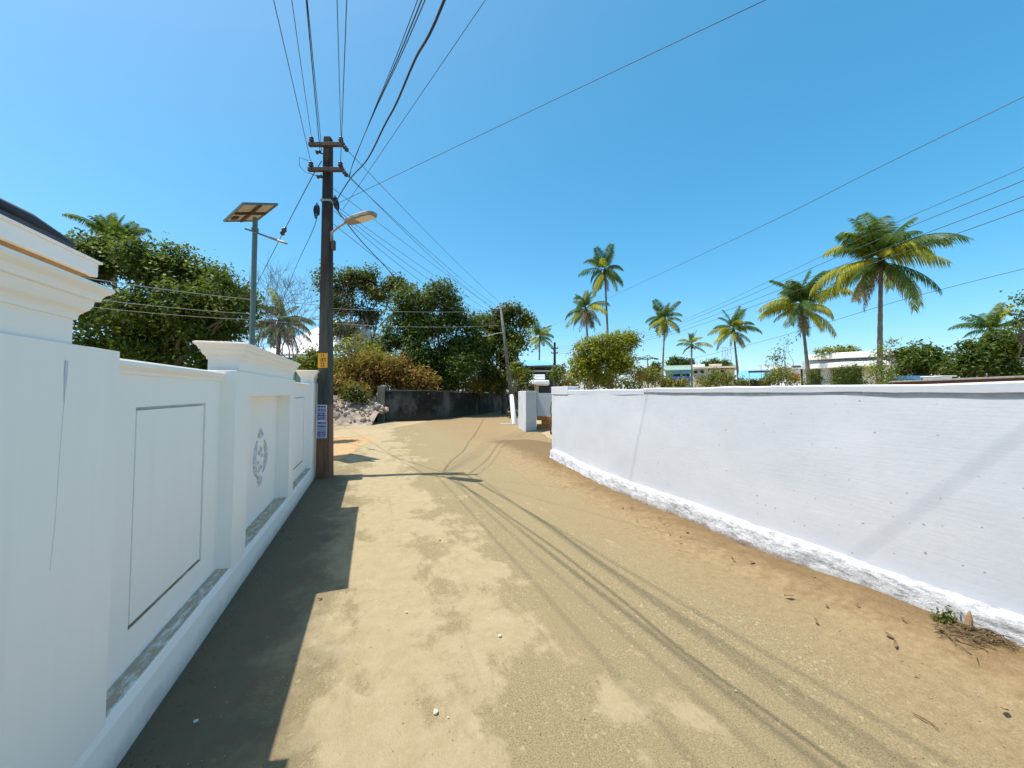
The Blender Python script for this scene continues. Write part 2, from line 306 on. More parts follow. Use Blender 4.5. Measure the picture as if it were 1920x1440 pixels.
# ------------------------------------------------------------------ mesh helpers
class MB:
    def __init__(s, off=(0, 0, 0)): s.v = []; s.f = []; s.o = Vector(off)
    def add(s, vs, fs):
        k = len(s.v); s.v += [tuple(Vector(p)-s.o) for p in vs]; s.f += [tuple(i+k for i in f) for f in fs]; return s
    def box(s, x0, x1, y0, y1, z0, z1):
        return s.add([(x0,y0,z0),(x1,y0,z0),(x1,y1,z0),(x0,y1,z0),(x0,y0,z1),(x1,y0,z1),(x1,y1,z1),(x0,y1,z1)],
                     [(0,3,2,1),(4,5,6,7),(0,1,5,4),(1,2,6,5),(2,3,7,6),(3,0,4,7)])
    def prism(s, poly, z0, z1):
        k = len(poly); return s.add([(x,y,z0) for x,y in poly]+[(x,y,z1) for x,y in poly],
            [tuple(range(k))[::-1], tuple(range(k,2*k))]+[(i,(i+1)%k,(i+1)%k+k,i+k) for i in range(k)])
    def rings(s, x0, x1, y0, y1, prof):                 # rectangular footprint swept through (offset, z) pairs
        vs = []; fs = []
        for o, z in prof: vs += [(x0-o,y0-o,z),(x1+o,y0-o,z),(x1+o,y1+o,z),(x0-o,y1+o,z)]
        for i in range(len(prof)-1):
            a = 4*i; b = a+4
            for j in range(4): fs.append((a+j, a+(j+1)%4, b+(j+1)%4, b+j))
        fs.append((3,2,1,0)); e = 4*(len(prof)-1); fs.append((e,e+1,e+2,e+3)); return s.add(vs, fs)
    def tube(s, pts, r, sides=6, caps=True):
        pts = [Vector(p) for p in pts]; k = len(pts); rr = r if hasattr(r, '__len__') else [r]*k
        vs = []; fs = []; ref = None
        for i, p in enumerate(pts):
            d = (pts[min(i+1,k-1)]-pts[max(i-1,0)]); d = d.normalized() if d.length else Vector((0,0,1))
            if ref is None: ref = d.orthogonal().normalized()
            a = (ref-d*ref.dot(d)); a = a.normalized() if a.length > 1e-6 else d.orthogonal().normalized(); ref = a; b = d.cross(a)
            for j in range(sides):
                t = 2*math.pi*j/sides; vs.append(p+(a*math.cos(t)+b*math.sin(t))*rr[i])
        for i in range(k-1):
            for j in range(sides):
                j2 = (j+1)%sides; fs.append((i*sides+j, i*sides+j2, (i+1)*sides+j2, (i+1)*sides+j))
        if caps: fs.append(tuple(range(sides))[::-1]); fs.append(tuple((k-1)*sides+j for j in range(sides)))
        return s.add(vs, fs)
    def lathe(s, c, prof, sides=10, axis=(0,0,1)):       # prof: (radius, height)
        q = Vector(axis).normalized().to_track_quat('Z','Y'); c = Vector(c); vs = []; fs = []
        for r, h in prof:
            for j in range(sides):
                t = 2*math.pi*j/sides; vs.append(c+q@Vector((r*math.cos(t), r*math.sin(t), h)))
        for i in range(len(prof)-1):
            for j in range(sides):
                j2 = (j+1)%sides; fs.append((i*sides+j, i*sides+j2, (i+1)*sides+j2, (i+1)*sides+j))
        fs.append(tuple(range(sides))[::-1]); fs.append(tuple((len(prof)-1)*sides+j for j in range(sides))); return s.add(vs, fs)
    def build(s, name, mat, parent=None, smooth=False, bevel=0, kind=None):
        me = bpy.data.meshes.new(name); me.from_pydata(s.v, [], s.f); me.materials.append(M[mat] if isinstance(mat, str) else mat)
        if smooth: me.polygons.foreach_set('use_smooth', [True]*len(me.polygons))
        o = bpy.data.objects.new(name, me); COL.objects.link(o)
        if parent: o.parent = parent
        if bevel:
            b = o.modifiers.new('bevel', 'BEVEL'); b.width = bevel; b.segments = 2; b.limit_method = 'ANGLE'; b.angle_limit = R(40)
        if kind: o['kind'] = kind
        return o
def tag(o, label, cat, group=None, kind=None):
    o['label'] = label; o['category'] = cat
    if group: o['group'] = group
    if kind: o['kind'] = kind
    return o
def thing(name, label, cat, loc=(0,0,0), rotz=0, group=None):
    o = bpy.data.objects.new(name, None); COL.objects.link(o); o.location = loc; o.rotation_euler = (0,0,rotz); o.empty_display_size = 0.2
    return tag(o, label, cat, group)
def lane_thing(name, label, cat, n, v):
    t = thing(name, label, cat, W(n, v), PSI); return t, (lambda: MB((n, v, 0)))
def here(loc): return lambda: MB(loc)
def smoothstep(a, b, x):
    t = max(0, min(1, (x-a)/(b-a))); return t*t*(3-2*t)
_rn = random.Random(5)
from mathutils import noise as MN
def fbm(x, y, s): return MN.fractal(Vector((x*s, y*s, 1.7)), 0.9, 2.1, 4)

# ------------------------------------------------------------------ setting: ground, lane, verge
def ground_h(n, v):
    h = 0.20*smoothstep(5.0, 8.2, v)*smoothstep(2.4, 3.5, n)*(1-smoothstep(10.0, 14.0, v))*(1-smoothstep(4.3, 5.6, n))
    h += 0.07*smoothstep(3.0, 1.0, v)*smoothstep(2.6, 3.6, n)
    return h
def grid_sheet(name, mat, us, ws, fn, kind='structure', smooth=True):
    vs = [fn(u, w) for w in ws for u in us]; k = len(us)
    fs = [(j*k+i, j*k+i+1, (j+1)*k+i+1, (j+1)*k+i) for j in range(len(ws)-1) for i in range(k-1)]
    o = MB().add(vs, fs).build(name, mat, smooth=smooth, kind=kind); return o
axis = sorted(set([-1500,-700,-300,-150,-80,-50]+list(range(-40,41,2))+[50,80,150,300,700,1500]))
def g_fn(u, w):
    n = u*cN+w*sN; v = -u*sN+w*cN
    near = abs(u) < 41 and abs(w) < 41
    z = -0.03
    if abs(u) > 100 or abs(w) > 100: z = -0.1
    return (u, w, z)
grid_sheet('ground', 'soil', axis, axis, g_fn)
# lane: left and right edges (n) by distance along (v)
L_EDGE = [(-12,-1.3),(0,-1.3),(8.4,-1.3),(9.6,-0.95),(12,-0.55),(16.2,0.05),(19.6,1.4),(23,3.3),(28,6.9),(34,11.6),(42,18.5)]
R_EDGE = [(-12,3.3),(0,3.3),(6,3.35),(8,4.4),(10,5.6),(14,6.4),(18.4,7.2),(23,9.2),(28,12.6),(34,17.2),(42,24)]
def interp(tab, v):
    for (a, x), (b, y) in zip(tab, tab[1:]):
        if a <= v <= b: return x+(y-x)*(v-a)/(b-a)
    return tab[-1][1] if v > tab[-1][0] else tab[0][1]
vs_ = [-12+0.25*i for i in range(int(54/0.25)+1)]; us_ = [i/36 for i in range(37)]
def road_fn(u, v):
    a = interp(L_EDGE, v); b = interp(R_EDGE, v)
    if v > 8.6: a += 0.18*fbm(v, 3, 0.6)
    b += 0.12*fbm(v, 9, 0.7)
    n = a+(b-a)*u; z = ground_h(n, v)+0.006*fbm(n, v, 0.9)
    if u in (0.0, 1.0): z -= 0.06
    return W(n, v, z)
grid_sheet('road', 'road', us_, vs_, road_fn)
def verge_fn(u, v):
    n = interp(R_EDGE, v)-0.35+u*1.1
    z = ground_h(n, v)+0.035*math.sin(min(1, u*1.6)*math.pi*0.5)*(1 if u > 0 else 0)+0.03*fbm(n, v, 2.2)*u
    if u == 0: z -= 0.03
    return W(n, v, z)
grid_sheet('dirt_verge', 'road', [i/14 for i in range(15)], [-8+0.12*i for i in range(int(15.5/0.12)+1)], verge_fn)
# bare laterite soil at the mouth of the side lane
def side_fn(u, w):
    c = Vector((-6.2, 11.4, 0)); p = c+Vector((u*3.6, w*3.4, 0)); n = p.x*cN+p.y*sN; v = -p.x*sN+p.y*cN
    return (p.x, p.y, -0.012+0.03*fbm(p.x, p.y, 1.4)*(1-max(abs(u), abs(w)))-0.05*max(abs(u), abs(w))**6)
grid_sheet('side_lane', 'orange', [-1+i/10 for i in range(21)], [-1+i/10 for i in range(21)], side_fn)

# ------------------------------------------------------------------ left compound wall
lw, mb = lane_thing('compound_wall', 'freshly painted white compound wall with corniced piers on the shaded left side', 'wall', -1.13, 3.0)
NP, NW_, NB = -1.02, -1.125, -1.26          # pier face, panel face, back
ZL = 0.24
m = mb(); pts = [(-1.28,-6.5),(-1.025,-6.5),(-1.012,8.36),(-1.28,8.36)]
prof = [(0.012,-0.15),(0.006,0.02),(0,0.19),(-0.012,0.232),(-0.02,ZL)]
m.rings(-1.30, -1.018, -6.5, 8.36, prof); m.build('plinth', 'white', lw, bevel=0.006)
def panel(v0, v1, frame=True):
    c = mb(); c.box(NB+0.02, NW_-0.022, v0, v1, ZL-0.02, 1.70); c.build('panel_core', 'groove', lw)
    a, b, z0, z1 = v0+0.36, v1-0.27, 0.425, 1.525
    for x in ((v0, a, ZL-0.01, 1.70), (b, v1, ZL-0.01, 1.70), (a, b, ZL-0.01, z0), (a, b, z1, 1.70)):
        mb().box(NW_-0.03, NW_, *x).build('panel_border', 'white', lw)
    g = 0.022; mb().box(NW_-0.03, NW_-0.003, a+g, b-g, z0+g*0.7, z1-g*0.7).build('raised_panel', 'white', lw, bevel=0.004)
    k = mb(); k.rings(NB+0.02, NW_, v0, v1, [(0,1.685),(0.008,1.69),(0.012,1.705),(0.03,1.722),(0.036,1.73),(0.036,1.748),(0.03,1.757)]); k.build('coping', 'white', lw, bevel=0.003)
def pier(v0, v1, cap0, cap1, niche=None):
    zt = 1.775
    if niche:
        a, b, zn, nb = niche
        for x in ((v0, a, ZL-0.01, zt), (b, v1, ZL-0.01, zt), (a, b, zn, zt)):
            mb().box(NB, NP, *x).build('pier_block', 'white', lw, bevel=0.004)
        mb().box(NB, nb, a-0.01, b+0.01, ZL-0.01, zn+0.01).build('niche_back', 'white', lw)
    else:
        mb().box(NB, NP, v0, v1, ZL-0.01, zt).build('pier_block', 'white', lw, bevel=0.004)
    k = mb(); k.rings(NB+0.015, NP-0.012, cap0, cap1, [(0,zt-0.01),(0,1.865),(0.008,1.866),(0.010,1.882),(0.016,1.893),(0.028,1.905),(0.036,1.922),(0.038,1.942),
        (0.050,1.944),(0.052,1.956),(0.058,1.968),(0.068,1.977),(0.074,1.983),(0.078,1.990),(0.076,2.000),(0.06,2.006)]); k.build('cornice', 'white', lw)
pier(-0.55, 2.11, -0.40, 1.85)
panel(-2.2, -0.55); pier(-4.6, -2.2, -4.5, -2.3); 
panel(2.11, 3.60)
pier(3.60, 6.03, 3.70, 5.96, (3.945, 5.735, 1.565, -1.175))
panel(6.03, 7.78)
pier(7.78, 8.30, 7.86, 8.24)
c = mb(); c.add([(NP+0.0015,1.798,1.715),(NP+0.0015,1.812,1.71),(NP+0.0015,1.812,1.66),(NP+0.0015,1.806,1.61),(NP+0.0015,1.801,1.54),(NP+0.0015,1.799,1.61),(NP+0.0015,1.796,1.66)],
    [(0,6,5,4,3,2,1)]); c.build('paint_streak', 'groove', lw)
c = mb(); c.tube([(NP, 1.801, 1.55), (NP, 1.792, 1.35), (NP, 1.786, 1.15), (NP, 1.772, 1.0)], 0.0011, 4); c.build('hairline_crack', 'groove', lw)
# relief medallion in the niche
vc, zc = at_n(487, 857, -1.175); va, _ = at_n(474, 857, -1.175); vb, _ = at_n(503, 850, -1.175); rz = 0.235; rv = (vb-va)*0.42
md = mb()
def arc(t0, t1, kv, kz, r0, dn=0.0, k=14):
    md.tube([(-1.175+0.006+dn, vc+rv*kv*math.cos(R(t0+(t1-t0)*i/k)), zc+rz*kz*math.sin(R(t0+(t1-t0)*i/k))) for i in range(k+1)],
            [r0*(0.35+0.65*math.sin(math.pi*(i+0.6)/(k+1.2))) for i in range(k+1)], 6)
arc(120, 262, 0.92, 0.92, 0.016); arc(-58, 52, 0.92, 0.92, 0.016); arc(130, 240, 0.70, 0.74, 0.008); arc(-45, 40, 0.72, 0.76, 0.008)
def rleaf(cv, cz, ang, l, w):
    a = R(ang); d = Vector((0, math.cos(a), math.sin(a))); s_ = Vector((0, -math.sin(a), math.cos(a))); o = Vector((-1.175, cv, cz))
    md.add([o, o+d*l*0.45+s_*w+Vector((0.006,0,0)), o+d*l, o+d*l*0.45-s_*w+Vector((0.006,0,0)), o+d*l*0.5+Vector((0.022,0,0))], [(0,4,1),(1,4,2),(2,4,3),(3,4,0)])
for dz, sg in ((rz*0.86, 1), (-rz*0.86, -1)):
    for a in (35, 62, 90, 118, 145): rleaf(vc, zc+dz, a*sg, 0.13, 0.022)
for a in (20, 75, 130, 190, 250, 310): rleaf(vc+0.03*math.cos(R(a)), zc-0.03+0.06*math.sin(R(a)), a, 0.10, 0.02)
md.build('medallion', 'relief', lw, smooth=True)

# ------------------------------------------------------------------ right whitewashed wall
rw, mb = lane_thing('boundary_wall', 'long blue-white limewashed boundary wall in sun along the right of the lane', 'wall', 3.8, 2.0)
NR = 3.72
vsx = [-7+0.2*i for i in range(74)]
vsx = [v for v in vsx if v < 7.68]+[7.68]
zs = [0.0, 0.2, 0.5, 0.9, 1.3, 1.58]
b_ = mb(); vs = []; k = len(zs)
for v in vsx:
    for z in zs: vs.append((NR+0.006*fbm(v, z*2, 0.8), v, z))
fs = [(i*k+j, i*k+j+1, (i+1)*k+j+1, (i+1)*k+j) for i in range(len(vsx)-1) for j in range(k-1)]
b_.add(vs, fs); b_.box(NR+0.02, NR+0.19, -7, 7.675, -0.1, 1.575); b_.box(NR-0.004, NR+0.19, 7.60, 7.70, 0, 1.60)
b_.build('wall_body', 'wash', rw, smooth=False)
def coping(v0, v1, over, z0, z1, name='coping'):
    c = mb(); k = max(2, int((v1-v0)/0.15)); vs = []; fs = []
    for i in range(k+1):
        v = v0+(v1-v0)*i/k; o = over+0.0045*fbm(v, 2, 2.5); a = z0+0.008*fbm(v, 5, 2.5); b = z1+0.012*fbm(v, 8, 1.6)
        vs += [(NR-o, v, a), (NR-o-0.003, v, b-0.012), (NR-o+0.015, v, b), (NR+0.21, v, b), (NR+0.21, v, a)]
    for i in range(k):
        for j in range(5): fs.append((i*5+j, (i+1)*5+j, (i+1)*5+(j+1)%5, i*5+(j+1)%5))
    fs.append((0,1,2,3,4)); fs.append(tuple(k*5+j for j in range(5))[::-1]); c.add(vs, fs); c.build(name, 'wash', rw)
coping(-7, 4.62, 0.016, 1.602, 1.665); coping(4.62, 6.95, 0.004, 1.565, 1.652)
g_ = mb(); g_.box(NR-0.0025, NR+0.05, -7, 4.60, 1.572, 1.603); g_.build('bare_band', simple('unpainted_grey_band', (0.34, 0.345, 0.38), (0.52, 0.53, 0.56), 9), rw)
e_ = mb(); e_.box(NR-0.012, NR+0.24, 6.95, 7.72, 1.55, 1.725); e_.build('end_cap', 'wash', rw, bevel=0.012)
# rough plinth
pl = mb(); vs = []; fs = []; L = []
vv = [-7+0.045*i for i in range(int(14.7/0.045)+1)]; K = 9
for v in vv:
    g0 = ground_h(3.7, v); top = 0.235+0.12*smoothstep(5.5, 7.7, v)+0.012*fbm(v, 1, 1.2)
    for j in range(K):
        t = j/(K-1)
        if t < 0.8:
            q = t/0.8; z = g0-0.12+(top-g0+0.12)*q; nn = 3.655-0.05*(1-q)-0.030*fbm(v, z*1.4, 5.0)*(1-q**4)-0.022*fbm(v+3, z*2.2, 13.0)*(1-q**4)-0.03*fbm(v, z, 1.3)*(1-q)
        else:
            q = (t-0.8)/0.2; z = top+0.014*q; nn = 3.655+0.09*q
        vs.append((nn, v, z))
for i in range(len(vv)-1):
    for j in range(K-1): fs.append((i*K+j, i*K+j+1, (i+1)*K+j+1, (i+1)*K+j))
pl.add(vs, fs); pl.build('plinth', 'lime', rw, smooth=True)

# ------------------------------------------------------------------ main utility pole
PX, PY = -3.545, 7.33
up_ = thing('utility_pole', 'dark weathered concrete electricity pole at the end of the white wall', 'utility pole', (PX, PY, 0))
mb = here((PX, PY, 0)); tz = 6.58; tx = PX-0.05
def pc(z): return PX+(tx-PX)*z/tz
vs = []
for z, w_, d_ in ((-0.3,0.132,0.10),(0,0.130,0.10),(3.0,0.098,0.085),(6.5,0.070,0.065),(tz,0.064,0.06)):
    x = pc(z); vs += [(x-w_,PY-d_,z),(x+w_,PY-d_,z),(x+w_,PY+d_,z),(x-w_,PY+d_,z)]
s_ = mb(); s_.add(vs, [(i*4+j,i*4+(j+1)%4,i*4+4+(j+1)%4,i*4+4+j) for i in range(4) for j in range(4)]+[(16,17,18,19),(3,2,1,0)]); s_.build('shaft', 'pole', up_, bevel=0.012)
yf = PY-0.12
INS = [(0.020,0),(0.020,0.03),(0.045,0.035),(0.048,0.055),(0.030,0.07),(0.042,0.085),(0.040,0.105),(0.018,0.125)]
ATT = {}
for z, nm in ((P(612,271,yf).z, 'upper'), (P(612,318,yf).z, 'lower')):
    xl, xr = P(579,270,yf).x, P(646,270,yf).x
    a = mb(); a.box(xl, xr, yf-0.035, yf+0.035, z-0.035, z+0.035); arm = a.build('crossarm', 'iron', up_, bevel=0.005)
    a.o = Vector((0,0,0))
    for x in (xl+0.05, xr-0.07):
        i_ = mb(); i_.lathe((x, yf, z+0.03), INS, 10); i_.build('insulator', 'porcelain', arm, smooth=True)
        ATT[(nm, 'l' if x < PX else 'r')] = Vector((x, yf, z+0.125))
    st = mb(); st.tube([(xr-0.02, yf, z-0.03), (xr+0.05, yf-0.01, z-0.10)], 0.010, 6); st.lathe((xr+0.04, yf-0.01, z-0.10), [(0.02,-0.06),(0.045,-0.05),(0.03,-0.02),(0.045,0.01),(0.03,0.04),(0.02,0.05)], 10, (0.6,0,-0.8))
    st.build('shackle_insulator', 'porcelain', arm, smooth=True); ATT[(nm, 's')] = Vector((xr+0.09, yf-0.01, z-0.15))
for px, py in ((597, 285), (599, 331)):
    p = P(px, py, yf); i_ = mb(); i_.lathe(p, [(0.02,-0.05),(0.042,-0.04),(0.025,0),(0.042,0.04),(0.02,0.05)], 10, (1,0,0.2)); i_.tube([p, (pc(p.z), PY, p.z)], 0.012, 6); i_.build('spool_insulator', 'porcelain', up_, smooth=True)
j_ = mb(); q = [P(578,301,yf), P(561,295,yf), P(562,312,yf), P(572,322,yf), P(588,328,yf), P(597,331,yf)]; j_.tube(q, 0.006, 5); j_.build('jumper_wire', 'bare', up_)
cl = mb(); z = P(612,373,yf).z; x = pc(z); cl.box(x-0.10, x+0.10, PY-0.09, PY+0.09, z-0.02, z+0.02); cl.build('clamp_band', 'galv', up_)
# coiled cable slack on both sides of the clamp
for sx, px in ((-1, 596), (1, 628)):
    c = mb(); ctr = P(px, 392 if sx < 0 else 378, PY-0.05)
    for k in range(5):
        pts = [ctr+Vector((sx*0.03*math.sin(t)+0.012*k*sx, 0.05*math.cos(t)*0.5, -0.10*math.cos(t)-0.015*k+0.02*math.sin(3*t+k))) for t in [i*math.pi/8 for i in range(17)]]
        c.tube(pts, 0.008, 5)
    c.build('cable_coil', 'wire', up_)
# street lamp on the pole
l0 = P(621, 452, PY-0.08); l1 = P(622, 436, PY-0.1); l2 = P(650, 416, PY-0.32); l3 = P(664, 408, PY-0.40)
la = mb(); la.tube([l0, l1, (l1+l2)/2+Vector((0,0,0.015)), l2, l3], [0.022,0.022,0.021,0.021,0.021], 8); la.build('lamp_arm', 'galv', up_, smooth=True)
def lamp_head(parent, mbf, a, dirv, length, width, thick, bodymat, lensmat, tilt=0):
    d = Vector(dirv).normalized(); s = d.cross(Vector((0,0,1))).normalized(); u = s.cross(d)
    outline = [(0,0.30),(0.06,0.42),(0.3,0.52),(0.62,0.56),(0.88,0.50),(0.97,0.36),(1.0,0.18)]
    ring = [(t, w) for t, w in outline]+[(t, -w) for t, w in outline[::-1]]
    vs = []; k = len(ring)
    for zz, sc in ((-0.5,0.90),(-0.38,1.0),(0.1,1.0),(0.5,0.72)):
        for t, w in ring:
            t2 = 0.5+(t-0.5)*sc; vs.append(a+d*t2*length+s*w*sc*width+u*zz*thick)
    fs = [tuple(range(k))[::-1], tuple(3*k+i for i in range(k))]+[(r*k+i, r*k+(i+1)%k, (r+1)*k+(i+1)%k, (r+1)*k+i) for r in range(3) for i in range(k)]
    h = mbf().add(vs, fs).build('lamp_head', bodymat, parent)
    lens = [(0.42,0.40),(0.62,0.46),(0.84,0.42),(0.93,0.28)]; lens = lens+[(t,-w) for t, w in lens[::-1]]; k = len(lens)
    vs = [a+d*t*length+s*w*width*0.92+u*(zz*thick) for zz in (-0.62,-0.45) for t, w in lens]
    mbf().add(vs, [tuple(range(k))[::-1], tuple(k+i for i in range(k))]+[(i,(i+1)%k,(i+1)%k+k,i+k) for i in range(k)]).build('lens', lensmat, h)
    return h
tip = P(703, 399, PY-0.62)
lamp_head(up_, mb, l2, (tip-l2), (tip-l2).length, 0.21, 0.09, 'lamp_body', 'lens')
bx = mb(); p = P(624, 459, PY-0.1); bx.box(p.x-0.025, p.x+0.03, PY-0.11, PY-0.03, p.z-0.09, p.z+0.09); bx.build('junction_box', 'iron', up_, bevel=0.006)
# enamel number plate
f_ = PY-0.118
a, b = P(596.5, 662, f_), P(613.5, 689.5, f_)
pm = mb(); pm.box(a.x, b.x, f_-0.004, f_+0.01, b.z, a.z); plate = pm.build('number_plate', 'sign', up_)
def text_mesh(txt, size, mat, name, parent, loc, off, sx=1.0):
    cu = bpy.data.curves.new(name, 'FONT'); cu.body = txt; cu.size = size; cu.align_x = 'CENTER'; cu.align_y = 'CENTER'; cu.extrude = 0.0006; cu.offset = size*0.012
    ob = bpy.data.objects.new('tmp', cu); COL.objects.link(ob); bpy.context.view_layer.update()
    me = bpy.data.meshes.new_from_object(ob.evaluated_get(bpy.context.evaluated_depsgraph_get())); bpy.data.objects.remove(ob)
    mt = Matrix.Translation(Vector(loc)-Vector(off)) @ Matrix.Rotation(R(90), 4, 'X') @ Matrix.Diagonal((sx, 1, 1, 1)); me.transform(mt)
    me.name = name; me.materials.clear(); me.materials.append(M[mat]); o = bpy.data.objects.new(name, me); COL.objects.link(o); o.parent = parent; return o
cxp = (a.x+b.x)/2; hh = a.z-b.z
for txt, fz in (('11', 0.83), ('18T', 0.52), ('22', 0.20)):
    text_mesh(txt, hh*0.36, 'sign_ink', 'plate_lettering', plate, (cxp, f_-0.0055, b.z+hh*fz), (PX, PY, 0), 0.85)
# two paper notices pasted one above the other
for (y0, y1, seed) in ((759, 789, 3), (789.6, 821.5, 8)):
    a, b = P(594.5, y0, f_-0.01), P(612.5, y1, f_-0.01); rg = random.Random(seed)
    pm = mb(); pm.box(a.x, b.x, f_-0.021, f_-0.003, b.z, a.z); po = pm.build('paper_notice', 'paper', up_)
    pr = mb(); z = a.z-0.018; first = True
    while z > b.z+0.02:
        h = 0.034 if first else rg.choice([0.010, 0.012, 0.022, 0.030]); x = a.x+0.012+rg.random()*0.006
        while x < b.x-0.02:
            w = min(rg.uniform(0.015, 0.05) if h < 0.02 else rg.uniform(0.03, 0.08), b.x-0.012-x); pr.box(x, x+w, f_-0.0215, f_-0.0205, z-h, z); x += w+0.006
        z -= h+(0.012 if first else 0.007); first = False
    pr.build('printed_text', 'ink', po)

# ------------------------------------------------------------------ solar street light
sp = Vector((-6.2, 9.12, 0)); ang = R(-2)
st_ = thing('solar_street_light', 'grey-green post carrying a tilted solar panel and small yellow lamp behind the wall', 'street light', sp)
mb = here(sp)
A_ = P(456, 381, 8.40); e_s = Vector((0.63*math.cos(R(20)), 0.78*math.cos(R(20)), math.sin(R(20)))).normalized(); e_h = Vector((-0.78, 0.63, 0)).normalized(); nn = e_s.cross(e_h).normalized()
if nn.z < 0: nn = -nn
Ls, Lh = 0.72, 1.38; ctr = A_+e_s*Ls/2+e_h*Lh/2
post = mb(); post.tube([(sp.x,sp.y,-0.2),(sp.x,sp.y,2.6),(sp.x,sp.y,ctr.z-0.12)], [0.062,0.060,0.055], 12); post.lathe((sp.x,sp.y,2.35), [(0.066,0),(0.066,0.03)], 12); post.build('post', 'green_post', st_, smooth=False)
def slab(mbf, c, hx, hy, z0, z1):
    vs = [c+e_s*sx*hx+e_h*sy*hy+nn*z for z in (z0, z1) for sx, sy in ((-1,-1),(1,-1),(1,1),(-1,1))]
    return mbf.add(vs, [(3,2,1,0),(4,5,6,7),(0,1,5,4),(1,2,6,5),(2,3,7,6),(3,0,4,7)])
pn = slab(mb(), ctr, Ls/2-0.012, Lh/2-0.012, -0.004, 0.006).build('panel_backsheet', 'panel_back', st_)
slab(mb(), ctr, Ls/2-0.03, Lh/2-0.03, 0.008, 0.012).build('solar_cells', 'cell', st_)
fr = mb()
for c, hx, hy in ((ctr-e_s*(Ls/2), 0.018, Lh/2+0.018), (ctr+e_s*(Ls/2), 0.018, Lh/2+0.018), (ctr-e_h*(Lh/2), Ls/2-0.018, 0.018), (ctr+e_h*(Lh/2), Ls/2-0.018, 0.018)): slab(fr, c, hx, hy, -0.028, 0.015)
fr.build('panel_frame', 'green_post', st_)
br = mb(); slab(br, ctr, 0.03, Lh/2-0.02, -0.05, -0.008); slab(br, ctr, Ls/2-0.02, 0.03, -0.052, -0.012); br.build('panel_bracket', 'iron', st_)
jb = mb(); slab(jb, ctr-e_s*0.22+e_h*0.38, 0.06, 0.09, -0.045, -0.006); jb.build('junction_box', 'iron', st_)
a0 = P(466, 431, sp.y); a1 = P(507, 446, sp.y-0.25); a2 = P(540, 457, sp.y-0.45)
ar = mb(); ar.tube([a0+Vector((-0.1,0.03,0.035)), a0, (a0+a1)/2, a1], 0.020, 8); ar.lathe((sp.x, sp.y, a0.z-0.05), [(0.075,0),(0.075,0.09)], 12); ar.build('lamp_arm', 'green_post', st_, smooth=False)
lamp_head(st_, mb, a1-(a2-a1)*0.15, (a2-a1), (a2-a1).length*1.1, 0.10, 0.05, 'lamp_body', 'led')

# ------------------------------------------------------------------ leaves, trees, palms
def leaf_mesh(name, pos, nrm, L, Wd, tint, mat, seed=0, parent=None, kind=None, off=(0,0,0)):
    rg = np.random.default_rng(seed); n = len(pos)
    pos = np.asarray(pos)-np.asarray(off); nrm = nrm/np.linalg.norm(nrm, axis=1, keepdims=True)
    r = rg.normal(size=(n,3)); ax = np.cross(nrm, r); ax /= np.linalg.norm(ax, axis=1, keepdims=True)+1e-9
    ax[:,2] -= 0.25; sd = np.cross(nrm, ax); sd /= np.linalg.norm(sd, axis=1, keepdims=True)+1e-9
    L = np.asarray(L).reshape(-1,1)*rg.uniform(0.5,1.35,(n,1)); Wd = np.asarray(Wd).reshape(-1,1)*rg.uniform(0.75,1.2,(n,1))
    v = np.empty((n,4,3)); v[:,0] = pos-ax*L*0.5; v[:,1] = pos+sd*Wd*0.5+nrm*Wd*0.12; v[:,2] = pos+ax*L*0.5-nrm*L*0.10; v[:,3] = pos-sd*Wd*0.5+nrm*Wd*0.12
    me = bpy.data.meshes.new(name); me.vertices.add(n*4); me.vertices.foreach_set('co', v.reshape(-1).astype(np.float32))
    base = (np.arange(n)*4)[:,None]; tri = np.concatenate([base+np.array([[0,1,2]]), base+np.array([[0,2,3]])], axis=1).reshape(-1)
    me.loops.add(len(tri)); me.loops.foreach_set('vertex_index', tri.astype(np.int32)); k = len(tri)//3
    me.polygons.add(k); me.polygons.foreach_set('loop_start', (np.arange(k)*3).astype(np.int32))
    at = me.attributes.new('tint', 'FLOAT', 'POINT'); at.data.foreach_set('value', np.repeat(np.clip(tint,0,1), 4).astype(np.float32))
    me.update(calc_edges=True); me.materials.append(M[mat]); o = bpy.data.objects.new(name, me); COL.objects.link(o)
    if parent: o.parent = parent
    if kind: o['kind'] = kind
    return o
def cloud(blobs, count, clump, per, seed, shell=0.55, flat=0.8):
    """leaf positions gathered in clumps over the outer part of each blob"""
    rg = np.random.default_rng(seed); w = np.array([b[3]*b[4] for b in blobs]); w = w/w.sum(); nc = max(1, count//per)
    idx = rg.choice(len(blobs), nc, p=w); bl = np.array([[b[0],b[1],b[2],b[3],b[4]] for b in blobs])[idx]
    d = rg.normal(size=(nc,3)); d /= np.linalg.norm(d, axis=1, keepdims=True); rr = shell+(1-shell)*rg.random((nc,1))**0.6
    c = bl[:,:3]+d*rr*np.stack([bl[:,3], bl[:,3], bl[:,4]], 1)
    cs = clump*rg.uniform(0.6, 1.5, (nc,1)); ct = rg.normal(0.42, 0.16, nc)
    p = np.repeat(c, per, 0)+rg.normal(size=(nc*per,3))*np.repeat(cs, per, 0)*np.array([1,1,flat])
    nr = np.repeat(d, per, 0)*0.7+rg.normal(size=(nc*per,3))*0.55+np.array([0,0,0.75])
    t = np.repeat(ct, per)+rg.normal(0, 0.2, nc*per); return p, nr, t
def pxblobs(lst, d, dj=0.0, seed=0):
    rg = random.Random(seed); out = []
    for it in lst:
        px, py, r = it[:3]; dd = d+(it[3] if len(it) > 3 else rg.uniform(-dj, dj)); c = P(px, py, dd); rr = r*dd/F; out.append((c.x, c.y, c.z, rr, rr*0.92))
    return out
